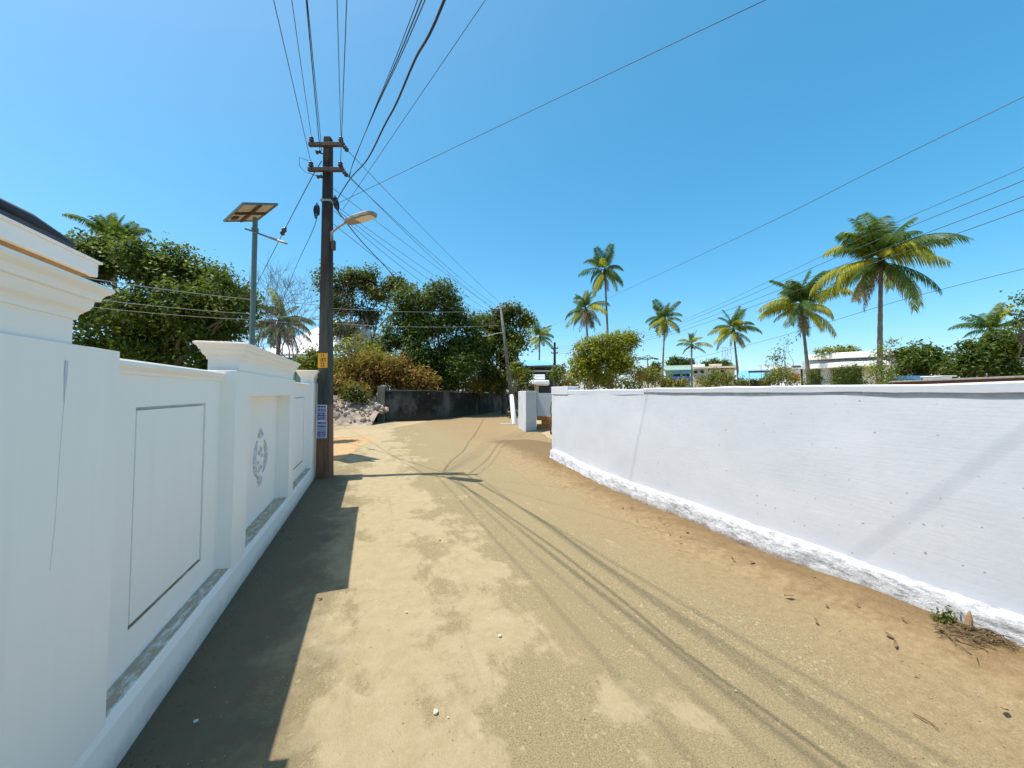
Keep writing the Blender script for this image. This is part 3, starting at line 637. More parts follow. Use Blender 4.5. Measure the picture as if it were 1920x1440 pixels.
def limb(m, a, b, r0, r1, seed, wob=0.06, k=7, sides=6):
    rg = random.Random(seed); a = Vector(a); b = Vector(b); L = (b-a).length; pts = []
    for i in range(k+1):
        t = i/k; p = a.lerp(b, t); j = wob*L*math.sin(math.pi*t)
        pts.append(p+Vector((rg.uniform(-j,j), rg.uniform(-j,j), rg.uniform(-j,j)*0.5+0.10*L*math.sin(math.pi*t)*(0.5))))
    m.tube(pts, [r0+(r1-r0)*i/k for i in range(k+1)], sides)
def tree(name, label, cat, base, blobs, count, leaf, mat, seed, trunk_r=0.18, clump=0.3, per=26, group=None, mat2=None, shell=0.5, bark='bark', fork=0.35):
    base = Vector(base); t = thing(name, label, cat, base, 0, group); mbf = here(base)
    top = sum((Vector(b[:3]) for b in blobs), Vector())/len(blobs); fz = base+(top-base)*fork
    tr = mbf(); limb(tr, base-Vector((0,0,0.2)), fz, trunk_r, trunk_r*0.7, seed, 0.04, 7, 9); tr.build('trunk', bark, t, smooth=True)
    for i, b in enumerate(blobs):
        l = mbf(); c = Vector(b[:3]); limb(l, fz, c, trunk_r*0.55, 0.02, seed+i, 0.08)
        rg = random.Random(seed*7+i)
        for k in range(4):
            e = c+Vector((rg.uniform(-1,1)*b[3]*0.8, rg.uniform(-1,1)*b[3]*0.8, rg.uniform(-0.3,1)*b[4]*0.8)); limb(l, fz.lerp(c, rg.uniform(0.55,0.95)), e, 0.03, 0.008, seed+i*5+k, 0.06, 4, 5)
        l.build('limb', bark, t, smooth=True)
    rs = random.Random(seed+99); sub = []
    for b in blobs:
        for k in range(5):
            a = rs.uniform(0, 6.28); e = rs.uniform(-0.7, 1.0); q = 0.60*b[3]; f = rs.uniform(0.38, 0.68)
            sub.append((b[0]+q*math.cos(a)*math.cos(e), b[1]+q*math.sin(a)*math.cos(e), b[2]+0.62*b[4]*math.sin(e), b[3]*f, b[4]*f))
    p, nr, ti = cloud(sub, count, clump, per, seed, shell)
    if mat2:
        rg = np.random.default_rng(seed); s = rg.random(len(p)) < mat2[1]; leaf_mesh('dry_leaves', p[s], nr[s], leaf, leaf*0.5, ti[s], mat2[0], seed+1, t, off=base); p, nr, ti = p[~s], nr[~s], ti[~s]
    leaf_mesh('crown', p, nr, leaf, leaf*0.55, ti, mat, seed, t, off=base)
    return t
def gb(px, d): q = P(px, 736, d); return (q.x, q.y, 0)
TB = 'trees behind the walls'
tree('broadleaf_tree', 'big dense dark green broadleaf tree behind the left wall, beside the tiled roof', 'tree', gb(300, 16.5),
     pxblobs([(150,490,44),(185,495,52),(250,490,50),(310,505,52),(365,540,50),(415,535,42),(445,575,32),(180,580,62),(260,570,66),(340,600,62),(410,620,55),(215,650,62),(310,665,60),(400,680,50)], 16.5, 0.7, 3), 46000, 0.195, 'leaf_a', 11, 0.22, 0.24, 30)
tree('broadleaf_tree', 'airy green tree just right of the electricity pole, sky showing through', 'tree', gb(690, 29),
     pxblobs([(640,535,38),(675,530,34),(650,580,36),(705,555,26),(735,540,22),(690,600,26),(640,630,34),(760,545,18)], 29, 1.2, 5), 11000, 0.25, 'leaf_c', 21, 0.2, 0.26, 22, shell=0.3)
tree('broadleaf_tree', 'large rounded dense green tree above the black wall in the middle', 'tree', gb(815, 26.5),
     pxblobs([(785,570,40),(830,562,38),(865,600,36),(760,610,42),(815,615,50),(880,645,36),(770,660,48),(840,665,50),(735,640,30),(800,705,44),(870,700,40)], 26.5, 0.8, 7), 40000, 0.21, 'leaf_b', 31, 0.25, 0.26, 26)
tree('jackfruit_tree', 'lumpy dark-leaved tree behind the leaning white-footed pole', 'tree', gb(945, 29),
     pxblobs([(935,590,24),(962,588,18),(982,605,17),(915,612,22),(978,640,20),(945,630,34),(905,660,32),(960,670,28),(920,705,34),(965,700,24)], 29, 0.8, 9), 18000, 0.24, 'leaf_b', 41, 0.22, 0.24, 24, mat2=('leaf_dry', 0.12))
tree('broadleaf_tree', 'round dark tree to the right of the tallest palm trunk', 'tree', gb(1720, 37),
     pxblobs([(1690,672,22),(1722,662,24),(1752,675,22),(1700,695,26),(1740,697,28),(1775,698,20)], 37, 0.8, 13), 5200, 0.34, 'leaf_b', 51, 0.2, 0.28, 22)
tree('broadleaf_tree', 'broad green tree at the right edge beside the cream house', 'tree', gb(1850, 28.5),
     pxblobs([(1825,668,28),(1860,650,28),(1900,645,32),(1840,692,30),(1880,690,32),(1915,660,24),(1800,690,22)], 28.5, 0.6, 17), 7000, 0.30, 'leaf_b', 61, 0.2, 0.28, 22)
tree('broadleaf_tree', 'thin twiggy tree cut off by the right edge of the picture', 'tree', gb(1930, 24),
     pxblobs([(1912,585,14),(1930,600,20),(1908,610,10),(1940,560,24)], 24, 0.5, 19), 700, 0.22, 'leaf_b', 71, 0.12, 0.22, 10, shell=0.2)
tree('rain_tree', 'distant flat-topped green tree above the cream house', 'tree', gb(1345, 95),
     pxblobs([(1325,685,9),(1340,682,9),(1355,682,9),(1368,687,8),(1348,690,10)], 95, 1, 23), 2500, 0.55, 'leaf_b', 81, 0.25, 0.4, 20)
for px, py, r, lb in ((1262,677,8,'small far dark tree over the left end of the mint house'),(1278,678,8,'small far dark tree over the middle of the mint house'),(1293,680,7,'small far dark tree beside the short palm trunk over the mint house'),(1228,684,6,'smallest far tree, over the far cream house left of the mint house')):
    tree('garden_tree', lb, 'tree', gb(px, 88), pxblobs([(px,py,r),(px-5,py+6,r*0.8),(px+5,py+6,r*0.8)], 88, 0.5, px), 800, 0.5, 'leaf_b', px, 0.12, 0.35, 16, group='row of far trees')
# bare tree
def bare_tree(label, base, h, seed):
    base = Vector(base); t = thing('leafless_tree', label, 'tree', base); rg = random.Random(seed); br = MB(base); tw = MB(base)
    def grow(p, d, L, r, lev):
        k = 4; pts = [p]
        for i in range(k):
            d = (d+Vector((rg.uniform(-.16,.16), rg.uniform(-.16,.16), rg.uniform(-.02,.14)))).normalized(); pts.append(pts[-1]+d*L/k)
        (br if lev < 2 else tw).tube(pts, [r*(1-0.45*i/k) for i in range(k+1)], 7 if lev < 2 else 4)
        if lev >= 5: return
        for i in range(3 if lev < 4 else 4):
            a = rg.uniform(0, 6.28); s = rg.uniform(0.35, 0.75); q = d.orthogonal(); q.rotate(Matrix.Rotation(a, 3, d)); nd = (d*math.cos(s)+q*math.sin(s)).normalized(); nd.z = max(nd.z, 0.05)
            grow(pts[-1] if i else pts[rg.choice([2,3,4])], nd.normalized(), L*rg.uniform(0.62,0.85), max(r*0.55, 0.006), lev+1)
    for dv in (Vector((-0.10,0,1)), Vector((0.16,0.05,1)), Vector((0.32,0,1)), Vector((-0.42,0.1,0.95))): grow(base, dv.normalized(), h*0.40, 0.075, 0)
    br.build('trunk', 'bark_pale', t, smooth=True); tw.build('twigs', 'bark_pale', t); return t
bare_tree('leafless grey tree with fine twigs between the lamp post and the electricity pole', gb(548, 19), 6.0, 4)

# palms ---------------------------------------------------------------
def frond_mesh(e0, bend, seed, droop=0.55, ragged=0.0, lw=0.019):
    rg = random.Random(seed); K = 16; p = Vector((0,0,0)); pts = []; tg = []
    for i in range(K+1):
        t = i/K; a = R(e0-bend*t**1.25); d = Vector((math.cos(a), 0, math.sin(a))); pts.append(p.copy()); tg.append(d); p = p+d/K
    m = MB(); m.tube(pts, [0.011*(1-0.8*i/K) for i in range(K+1)], 4); tint = [0.75]*len(m.v)
    NL = 58
    for s in (-1, 1):
        for j in range(NL):
            t = 0.13+0.86*(j+rg.random()*0.6)/NL
            if rg.random() < ragged: continue
            f = t*K; i = min(int(f), K-1); b = pts[i].lerp(pts[i+1], f-i); d = tg[i]
            L = (0.13+0.17*math.sin(math.pi*min(1, t*0.9+0.12)))*rg.uniform(0.85,1.15)
            side = Vector((0, s, 0)); up = side.cross(d)*s
            v1 = (d*0.55+side*0.75+Vector((0,0,-droop*0.6))+up*rg.uniform(-0.1,0.15)).normalized(); v2 = (v1+Vector((0,0,-droop*1.5))).normalized()
            w = lw*rg.uniform(0.8,1.2); c1 = b+v1*L*0.5; c2 = c1+v2*L*0.5; wv = d*w*0.5
            m.add([b-wv*0.6, b+wv*0.6, c1+wv, c1-wv, c2], [(0,1,2,3),(3,2,4)]); tint += [min(1, max(0, rg.gauss(0.45,0.25)))]*5
    me = bpy.data.meshes.new('frond'); me.from_pydata(m.v, [], m.f); at = me.attributes.new('tint','FLOAT','POINT'); at.data.foreach_set('value', tint)
    me.materials.append(M['frond']); return me
FR = {'up': [frond_mesh(84, 36, 1, 0.3), frond_mesh(70, 58, 2, 0.4)], 'hi': [frond_mesh(56, 104, 3, 0.7), frond_mesh(42, 92, 4, 0.75)],
      'mid': [frond_mesh(24, 96, 5, 1.0), frond_mesh(10, 84, 6, 1.05)], 'low': [frond_mesh(-14, 66, 7, 0.8), frond_mesh(-30, 52, 8, 0.7)], 'dead': [frond_mesh(-58, 28, 9, 0.35, 0.35), frond_mesh(-70, 16, 10, 0.2, 0.45)]}
for k_, (e_0, b_0, d_0, g_0) in {'up': (78, 44, 0.35, 0), 'hi': (62, 96, 0.8, 0.06), 'mid': (16, 100, 1.1, 0.08), 'low': (-22, 62, 0.9, 0.12), 'dead': (-64, 24, 0.3, 0.5)}.items():
    FR[k_] += [frond_mesh(e_0+7, b_0-14, 31+e_0, d_0*0.85, g_0, 0.017), frond_mesh(e_0-8, b_0+12, 61+e_0, d_0*1.15, g_0*1.5, 0.021)]
def palm(label, cpx, cpy, d, bpx, Rm, seed, cnt=(5,6,6,5,2), yel=0.35, group='coconut palms', dead_mid=0.0):
    rg = random.Random(seed); c = P(cpx, cpy, d); b = Vector(gb(bpx, d)); t = thing('coconut_palm', label, 'palm', b, 0, group); mbf = here(b)
    tr = mbf(); K = 26; pts = []; rr = []
    for i in range(K+1):
        s = i/K; q = b.lerp(c, s); q.x = b.x+(c.x-b.x)*(s**1.25); pts.append(q-Vector((0,0,0.3*(1-s)))); rr.append((0.20-0.085*min(1, s*1.3)+0.05*(1-s)**6)*(1.05 if i%2 else 0.95)*(0.8+0.05*Rm))
    tr.tube(pts, rr, 9); tr.build('trunk', 'palm_bark', t, smooth=True)
    hd = mbf(); hd.lathe(c-Vector((0,0,0.35)), [(0.10,0),(0.20,0.2),(0.22,0.4),(0.10,0.7)], 8); hd.build('crown_heart', 'leaf_c', t, smooth=True)
    for k, (kind, n) in enumerate(zip(('up','hi','mid','low','dead'), cnt)):
        off = rg.random()*6.28
        for i in range(n):
            o = bpy.data.objects.new('frond', rg.choice(FR[kind])); COL.objects.link(o); o.parent = t
            az = off+i*2*math.pi/n+rg.uniform(-0.5,0.5)
            o.location = c-b+Vector((0,0,{'up':0.25,'hi':0.2,'mid':0.1,'low':0.0,'dead':-0.15}[kind])); o.rotation_euler = (rg.uniform(-0.5,0.5), rg.uniform(-0.22,0.18), az)
            s = Rm*rg.uniform(0.68,1.12)*{'up':0.82,'hi':0.98,'mid':1.0,'low':0.92,'dead':0.7}[kind]; o.scale = (s, s, s)
            o.material_slots[0].link = 'OBJECT'
            y = {'up':0.05,'hi':yel*0.8,'mid':yel*1.3,'low':yel*0.9,'dead':0}[kind]
            o.material_slots[0].material = M['frond_d'] if kind == 'dead' or rg.random() < dead_mid*(kind in ('low','mid')) else (M['frond_y'] if rg.random() < y else M['frond'])
    for i in range(6):
        a = rg.random()*6.28; n_ = mbf(); n_.lathe(c+Vector((0.24*math.cos(a), 0.24*math.sin(a), -0.28-0.12*rg.random())), [(0.03,-0.14),(0.10,-0.07),(0.12,0),(0.09,0.08),(0.03,0.12)], 8); n_.build('coconut', 'leaf_c', t, smooth=True)
    return t
palm('largest coconut palm, yellow-green fronds, straight trunk, right of the white modern house', 1652, 492, 26, 1648, 4.4, 1, (8,8,9,9,5), 0.55)
palm('second largest coconut palm, trunk leaning in front of the white modern house', 1502, 577, 36, 1520, 4.1, 2, (8,6,7,7,5), 0.5)
palm('coconut palm with one yellow frond, trunk leaning right, above the blue shed', 1375, 620, 52, 1388, 4.0, 3, (7,3,6,5,4), 0.5)
palm('smallest short coconut palm with straight trunk beside the mint house', 1297, 648, 62, 1297, 3.2, 4, (4,3,4,2,1), 0.5)
palm('coconut palm with drooping lower fronds, just right of the yellow-green bush', 1247, 600, 60, 1240, 3.9, 5, (6,4,7,7,5), 0.55)
palm('tallest slim coconut palm rising behind the yellow-green bush', 1134, 508, 48, 1144, 4.1, 6, (6,4,5,7,6), 0.35)
palm('ragged half-dead coconut palm rising from the yellow-green bush', 1098, 582, 44, 1108, 3.6, 7, (5,4,5,6,5), 0.35, dead_mid=0.5)
palm('small distant coconut palm over the blue-roofed house', 1012, 634, 62, 1010, 3.4, 8, (5,4,4,4,2), 0.5)
palm('coconut palm whose top pokes above the big left tree', 215, 466, 24, 215, 2.6, 9, (12,5,4,3,0), 0.05)
palm('dark coconut palm crown behind the broad tree at the right edge', 1858, 622, 42, 1862, 3.3, 10, (7,4,5,4,1), 0.1)
palm('low dark coconut palm with hanging fronds behind the leafless tree', 527, 606, 23, 512, 2.4, 11, (3,4,6,8,4), 0.1, dead_mid=0.2)

# bushes ---------------------------------------------------------------
def bush(label, lst, d, count, leaf, mats, seed, name='bush', cat='bush', group=None, clump=0.18, per=18, shell=0.35, stems=10, bark='bark'):
    bl = pxblobs(lst, d, 0.25, seed); cx = sum(b[0] for b in bl)/len(bl); cy = sum(b[1] for b in bl)/len(bl); base = Vector((cx, cy, 0)); t = thing(name, label, cat, base, 0, group)
    st = MB(base); rg = random.Random(seed)
    for i in range(stems):
        b = bl[i % len(bl)]; limb(st, base+Vector((rg.uniform(-.4,.4), rg.uniform(-.4,.4), -0.1)), Vector(b[:3])+Vector((rg.uniform(-.5,.5)*b[3], rg.uniform(-.5,.5)*b[3], rg.uniform(-.2,.6)*b[4])), 0.03, 0.006, seed+i, 0.10, 6, 5)
    st.build('stems', bark, t, smooth=True)
    p, nr, ti = cloud(bl, count, clump, per, seed, shell); keep = p[:,2] > 0.02; p, nr, ti = p[keep], nr[keep], ti[keep]
    r2 = np.random.default_rng(seed); u = r2.random(len(p)); a = 0
    for mt, fr, nm in mats:
        s = (u >= a) & (u < a+fr); a += fr
        if s.any(): leaf_mesh(nm, p[s], nr[s], leaf, leaf*0.5, ti[s], mt, seed+7, t, off=base)
    return t
bush('tall yellow-green bush rising over the far end of the right-hand wall', [(1105,662,32),(1135,652,30),(1165,645,28),(1185,635,14),(1090,690,28),(1130,695,30),(1165,680,24)], 13.2, 14000, 0.10, [('leaf_y',0.92,'foliage'),('leaf_c',0.08,'olive_foliage')], 101, clump=0.09, per=16)
bush('tangle of dead brown creeper right of and below the yellow-green bush', [(1178,690,14),(1195,700,18),(1150,714,18),(1110,718,16),(1075,712,16),(1060,712,12),(1205,710,16),(1168,675,8)], 13.5, 1900, 0.07, [('leaf_rust',0.42,'dead_foliage'),('leaf_dry',0.40,'dry_foliage'),('leaf_c',0.18,'olive_foliage')], 102, name='dry_creeper', cat='creeper', clump=0.10, per=14)
bush('small green shrub left of the far end cap of the right-hand wall', [(1050,695,14),(1040,706,12),(1058,715,12)], 15, 1200, 0.10, [('leaf_a',1,'foliage')], 103, clump=0.09, per=12)
bush('low olive bushes over the wall right of the papaya plant', [(1200,702,14),(1222,704,15),(1250,716,14),(1275,718,12)], 16, 3000, 0.09, [('leaf_c',0.6,'foliage'),('leaf_y',0.4,'pale_foliage')], 104, clump=0.1, per=12)
bush('olive-green bush above the wall below the cream house', [(1320,716,14),(1342,708,16),(1362,712,15),(1385,718,12)], 18, 2400, 0.10, [('leaf_c',0.6,'foliage'),('leaf_y',0.4,'pale_foliage')], 105, clump=0.1, per=12)
bush('sunny yellowish bush above the wall left of the white modern house', [(1450,706,15),(1468,700,15),(1486,712,12),(1440,716,10)], 20, 2200, 0.11, [('leaf_y',0.5,'foliage'),('leaf_c',0.5,'olive_foliage')], 106, clump=0.12, per=12)
bush('green shrub in front of the dark opening of the white modern house', [(1525,702,10),(1535,712,12),(1515,715,9)], 30, 900, 0.15, [('leaf_b',0.7,'foliage'),('leaf_c',0.3,'olive_foliage')], 107, clump=0.14, per=12)
bush('larger green shrub right of the white column of the modern house', [(1580,698,16),(1600,694,14),(1590,712,16),(1612,712,14),(1568,712,10)], 30, 2400, 0.16, [('leaf_b',0.75,'foliage'),('leaf_c',0.25,'olive_foliage')], 108, clump=0.15, per=12)
bush('spindly sapling with sparse leaves climbing round the largest palm trunk', [(1645,690,16),(1660,655,12),(1672,640,9),(1650,712,14),(1668,700,14),(1680,718,14),(1640,665,8)], 23, 1500, 0.13, [('leaf_b',0.6,'foliage'),('leaf_y',0.4,'pale_foliage')], 109, name='sapling', cat='sapling', clump=0.16, per=8, shell=0.1)
bush('yellow-green roof garden shrubs on top of the white modern house', [(1535,660,7),(1552,657,8),(1572,655,9),(1590,656,9),(1604,659,7)], 46, 1100, 0.28, [('leaf_y',0.7,'foliage'),('leaf_c',0.3,'olive_foliage')], 110, clump=0.2, per=10, stems=0 or 5)
bush('bright green shrub behind the end pier of the left wall', [(585,672,18),(572,682,14),(596,690,14)], 12.5, 1500, 0.12, [('leaf_y',0.45,'bright_foliage'),('leaf_a',0.55,'foliage')], 111, clump=0.1, per=12)
bush('pale wispy sapling with sparse leaves above the white wing of the far house', [(1458,668,10),(1470,655,8),(1450,678,8),(1478,640,5)], 26, 260, 0.16, [('leaf_b',1,'foliage')], 112, name='sapling', cat='sapling', clump=0.25, per=5, shell=0.1)
bush('bright green shrub beside the leaning white-footed pole', [(968,690,13),(960,704,10)], 24, 900, 0.16, [('leaf_b',0.6,'foliage'),('leaf_y',0.4,'bright_foliage')], 113, clump=0.12, per=12)
bush('mass of dark shade shrubs under the lumpy tree by the leaning pole', [(985,705,14),(975,722,14),(990,725,10),(965,735,12)], 26, 1500, 0.18, [('leaf_a',0.7,'foliage'),('leaf_dry',0.3,'dry_foliage')], 114, clump=0.14, per=12)
bush('dark green undergrowth filling the gap between the black wall and the round tree', [(770,715,22),(810,718,24),(845,712,26),(880,718,22),(830,735,20),(905,725,20),(935,722,22)], 29.5, 5200, 0.24, [('leaf_a',0.75,'foliage'),('leaf_c',0.25,'olive_foliage')], 115, clump=0.2, per=14)
rgx = random.Random(44); fl = []
for i in range(60):
    px = 880+i*19+rgx.uniform(-8, 8); dd = rgx.uniform(105, 135); fl.append((px, rgx.uniform(716, 726), rgx.uniform(13, 19), dd-120))
bl_ = pxblobs(fl, 120); p_, n_r, t_i = cloud(bl_, 9000, 0.7, 14, 77, 0.4); kk = p_[:,2] > 0.1
far_wood = leaf_mesh('far_wood', p_[kk], n_r[kk], 0.9, 0.6, t_i[kk], 'leaf_b', 78, None, 'stuff'); tag(far_wood, 'dark band of distant trees behind the far houses', 'trees', kind='stuff')
# papaya plant
pb = Vector(gb(1214, 20)); pp = thing('papaya_plant', 'slim papaya plant with an umbrella of leaves right of the yellow-green bush', 'plant', pb)
top = P(1214, 672, 20); tr = MB(pb); tr.tube([pb, pb.lerp(top, .5)+Vector((0.03,0,0)), top], [0.05,0.045,0.03], 8); tr.build('trunk', 'bark', pp, smooth=True)
rg = random.Random(3)
for i in range(10):
    a = i*0.63; e = top+Vector((math.cos(a)*0.42, math.sin(a)*0.42, rg.uniform(-0.05,0.16))); l = MB(pb); l.tube([top, top.lerp(e,.5)+Vector((0,0,.06)), e], 0.008, 4)
    for k in range(7):
        b = a+(k-3)*0.5; q = e+Vector((math.cos(b)*0.20, math.sin(b)*0.20, -0.08)); s = Vector((-math.sin(b), math.cos(b), 0))*0.045; mpt = e.lerp(q, .55)+Vector((0,0,0.02)); l.add([e, mpt+s, q, mpt-s], [(0,1,2,3)])
    l.build('leaf', 'leaf_b', pp)
# dry brush slope behind the rubble
def brush():
    base = G(720, 770); t = thing('dry_scrub', 'slope of dry ochre and rust-brown scrub behind the rubble and black wall', 'scrub', (base.x, base.y+2, 0)); off = Vector((base.x, base.y+2, 0))
    sets = [([(640,665,30),(670,655,28),(705,668,26),(640,700,30)], 23.8, 2300, 'leaf_y', 'olive_scrub'), ([(655,690,30),(700,688,32),(745,695,32),(785,708,26),(690,720,30),(740,724,22),(805,718,20)], 23.6, 6800, 'leaf_dry', 'dry_scrub_leaves'),
            ([(700,698,32),(760,706,30),(735,690,24),(795,718,20),(660,715,26)], 23.4, 3600, 'leaf_rust', 'rusty_creeper'), ([(690,680,26),(735,680,20),(650,720,24),(770,722,20),(890,726,20),(915,720,16)], 23.3, 2600, 'straw', 'straw_stems'),
            ([(672,745,12),(660,738,14)], 20.8, 900, 'leaf_c', 'weeds'), ([(635,728,26),(670,735,24),(610,740,26)], 21.4, 1800, 'leaf_dry', 'dead_stalks')]
    for i, (l, d, n, mt, nm) in enumerate(sets):
        bl = pxblobs(l, d, 0.5, i)
        if i == 3: bl = pxblobs(l[:4], d, 0.4, i)+pxblobs(l[4:], 28, 0.4, i)
        p, nr, ti = cloud(bl, n, 0.22, 16, 200+i, 0.3); k = p[:,2] > 0.02; o = leaf_mesh(nm, p[k], nr[k], 0.24 if mt != 'straw' else 0.42, 0.10 if mt != 'straw' else 0.035, ti[k], mt, 300+i, t, 'stuff', off)
    rg = random.Random(9); s = MB(off)
    for i in range(420):
        px = rg.uniform(600, 815); d = rg.uniform(21.4, 24) if px < 695 else rg.uniform(23.6, 25); b = P(px, 736, d); h = rg.uniform(0.9, 2.6)*(1.0 if px < 760 else 0.75); l = rg.uniform(-0.5,0.5); b.z = 0
        s.tube([b, b+Vector((l*0.3,0,h*0.6)), b+Vector((l,rg.uniform(-.3,.3),h))], [0.014,0.010,0.004], 3, False)
    s.build('stalks', 'stick', t, kind='stuff')
brush()

# ------------------------------------------------------------------ rubble, black wall, gate wall
rub = thing('rubble_heap', 'heap of broken pinkish masonry rubble left of the black wall', 'rubble heap', G(640, 790)); ro = G(640, 790)
rg = random.Random(12)
def rub_h(x, y):
    a = max(0, 1-((x-(-9.3))/3.2)**2); b = max(0, 1-((y-21.0)/1.9)**2); return 1.4*a*b+0.12*fbm(x, y, 1.3)*(a*b > 0)
us = [-13+0.25*i for i in range(25)]; ws = [19+0.25*i for i in range(17)]
m_ = MB(ro); m_.add([(u, w, rub_h(u, w)-0.06) for w in ws for u in us], [(j*25+i, j*25+i+1, (j+1)*25+i+1, (j+1)*25+i) for j in range(16) for i in range(24)]); m_.build('debris_mound', 'rubble', rub, kind='stuff')
STN = []
for s in range(6):
    bm = bmesh.new(); bmesh.ops.create_icosphere(bm, subdivisions=1, radius=1); r3 = random.Random(s)
    for v in bm.verts: v.co = Vector((v.co.x*r3.uniform(.7,1.2), v.co.y*r3.uniform(.7,1.2), v.co.z*r3.uniform(.5,.9)))
    me = bpy.data.meshes.new('stone'); bm.to_mesh(me); bm.free(); me.materials.append(M['rubble']); STN.append(me)
for i in range(260):
    x = rg.uniform(-12.0, -6.9); y = 19.3+2.6*rg.random()**1.3; h = rub_h(x, y)
    if h < -0.02: continue
    o = bpy.data.objects.new('stone', rg.choice(STN)); COL.objects.link(o); o.parent = rub; o.location = Vector((x, y, h))-ro
    s = rg.choice([0.06,0.08,0.10,0.13,0.18]); o.scale = (s*rg.uniform(.8,1.5), s, s); o.rotation_euler = (rg.random()*3, rg.random()*3, rg.random()*3)
    if rg.random() < 0.3: o.material_slots[0].link = 'OBJECT'; o.material_slots[0].material = M['rubble_w']
# black wall
d0, d1, d2, d3 = G(712, 790), G(818, 787), G(955, 769), Vector((2.6, 41, 0))
bw = thing('soot_black_wall', 'low soot-black mossy wall bending away beyond the rubble', 'wall', d1)
mb = here(d1)
def wallseg(m, a, b, th, z0, z1a, z1b):
    d = (b-a).normalized(); s = Vector((-d.y, d.x, 0))*th; m.add([a+Vector((0,0,z0)), b+Vector((0,0,z0)), b+s+Vector((0,0,z0)), a+s+Vector((0,0,z0)), a+Vector((0,0,z1a)), b+Vector((0,0,z1b)), b+s+Vector((0,0,z1b)), a+s+Vector((0,0,z1a))],
        [(0,3,2,1),(4,5,6,7),(0,1,5,4),(1,2,6,5),(2,3,7,6),(3,0,4,7)])
m_ = mb(); wallseg(m_, d0+Vector((0.25,0,0)), d1, 0.2, -0.1, 1.68, 1.66); m_.build('wall_run', 'dark', bw)
m_ = mb(); wallseg(m_, d1+Vector((0.003,0.004,0)), d2, 0.2, -0.1, 1.655, 1.52); wallseg(m_, d2, d3, 0.2, -0.1, 1.515, 1.4); m_.build('wall_run', 'dark', bw)
m_ = mb(); wallseg(m_, d0+Vector((0.25,-0.03,0)), d1+Vector((0,-0.03,0)), 0.26, 1.682, 1.76, 1.74); wallseg(m_, d1+Vector((0.01,-0.03,0)), d2+Vector((0.03,0,0)), 0.26, 1.657, 1.725, 1.60); m_.build('coping', simple('dark_coping', (0.07,0.068,0.062), (0.14,0.135,0.12), 2), bw)
m_ = mb(); m_.box(d0.x-0.13, d0.x+0.27, d0.y-0.08, d0.y+0.30, -0.1, 1.95); m_.build('end_post', simple('pale_mossy_concrete', (0.20,0.21,0.165), (0.10,0.105,0.08), 3), bw, bevel=0.02)
m_ = mb(); m_.box(d0.x+0.05, d0.x+0.30, d0.y-0.05, d0.y+0.2, 1.95, 2.02); m_.build('loose_brick', 'rubble_w', bw)
# far white gate wall
ga, gb_, gc = G(973, 803), G(986, 810), G(1006, 806)
gw = thing('gate_wall', 'short white-painted return wall of the gateway beyond the right-hand wall', 'wall', gb_)
mb = here(gb_); zt = P(985, 733, gb_.y).z
m_ = mb(); m_.add([(ga.x,ga.y,-.1),(gb_.x,gb_.y,-.1),(gc.x,gc.y,-.1),(gc.x+.1,gc.y+1.6,-.1),(ga.x,ga.y+1.6,-.1)]+[(ga.x,ga.y,zt),(gb_.x,gb_.y,zt),(gc.x,gc.y,zt),(gc.x+.1,gc.y+1.6,zt),(ga.x,ga.y+1.6,zt)],
    [(4,3,2,1,0),(5,6,7,8,9)]+[(i,(i+1)%5,(i+1)%5+5,i+5) for i in range(5)]); m_.build('pier', 'wash', gw, bevel=0.015)
q0 = gc+Vector((0.06,0.5,0)); m_ = mb(); zg = P(1015, 737, q0.y).z; m_.box(q0.x, q0.x+2.3, q0.y, q0.y+0.2, 0.55, zg); m_.build('wing', 'wash', gw)
for i in range(12):
    m_ = mb(); r_, c_ = divmod(i, 4); m_.box(q0.x+c_*0.40+(0.2 if r_%2 else 0), q0.x+c_*0.40+(0.2 if r_%2 else 0)+0.385, q0.y-0.02-rg.uniform(0,0.015), q0.y+0.19, 0.02+r_*0.175, 0.02+r_*0.175+0.165); m_.build('laterite_block', 'laterite', gw, bevel=0.012)
# leaning pole with white foot
wb = G(965, 795); wp = thing('leaning_pole', 'thin grey pole leaning left with white-painted foot beside the far bend', 'utility pole', wb); mb = here(wb)
wt = P(938, 570, wb.y+0.1); ws_ = wb.lerp(wt, 0.243)
m_ = mb(); m_.tube([wb-Vector((0,0,.2)), wb, ws_], [0.135,0.13,0.112], 10); m_.build('painted_foot', 'hwhite', wp, smooth=True)
m_ = mb(); m_.tube([ws_, wt], [0.106,0.06], 10); m_.build('shaft', simple('mossy_pole_concrete', (0.075,0.078,0.066), (0.15,0.15,0.13), 4), wp, smooth=True)
m_ = mb(); m_.box(wb.x-0.75, wb.x+0.35, wb.y-0.3, wb.y+0.35, -0.05, 0.02); m_.build('footing', 'stone_grey', wp, bevel=0.01)
m_ = mb(); a = wb.lerp(wt, 0.76); e = P(913, 630, wb.y-0.2); m_.tube([a, a.lerp(e,.5)+Vector((0,0,.03)), e], 0.02, 6); m_.box(e.x-0.25, e.x+0.05, e.y-0.06, e.y+0.06, e.z-0.03, e.z+0.04); m_.build('lamp', 'galv', wp)
m_ = mb(); m_.box(wt.x-0.4, wt.x+0.4, wt.y-0.05, wt.y+0.05, wt.z-0.35, wt.z-0.27); m_.build('crossarm', 'iron', wp)
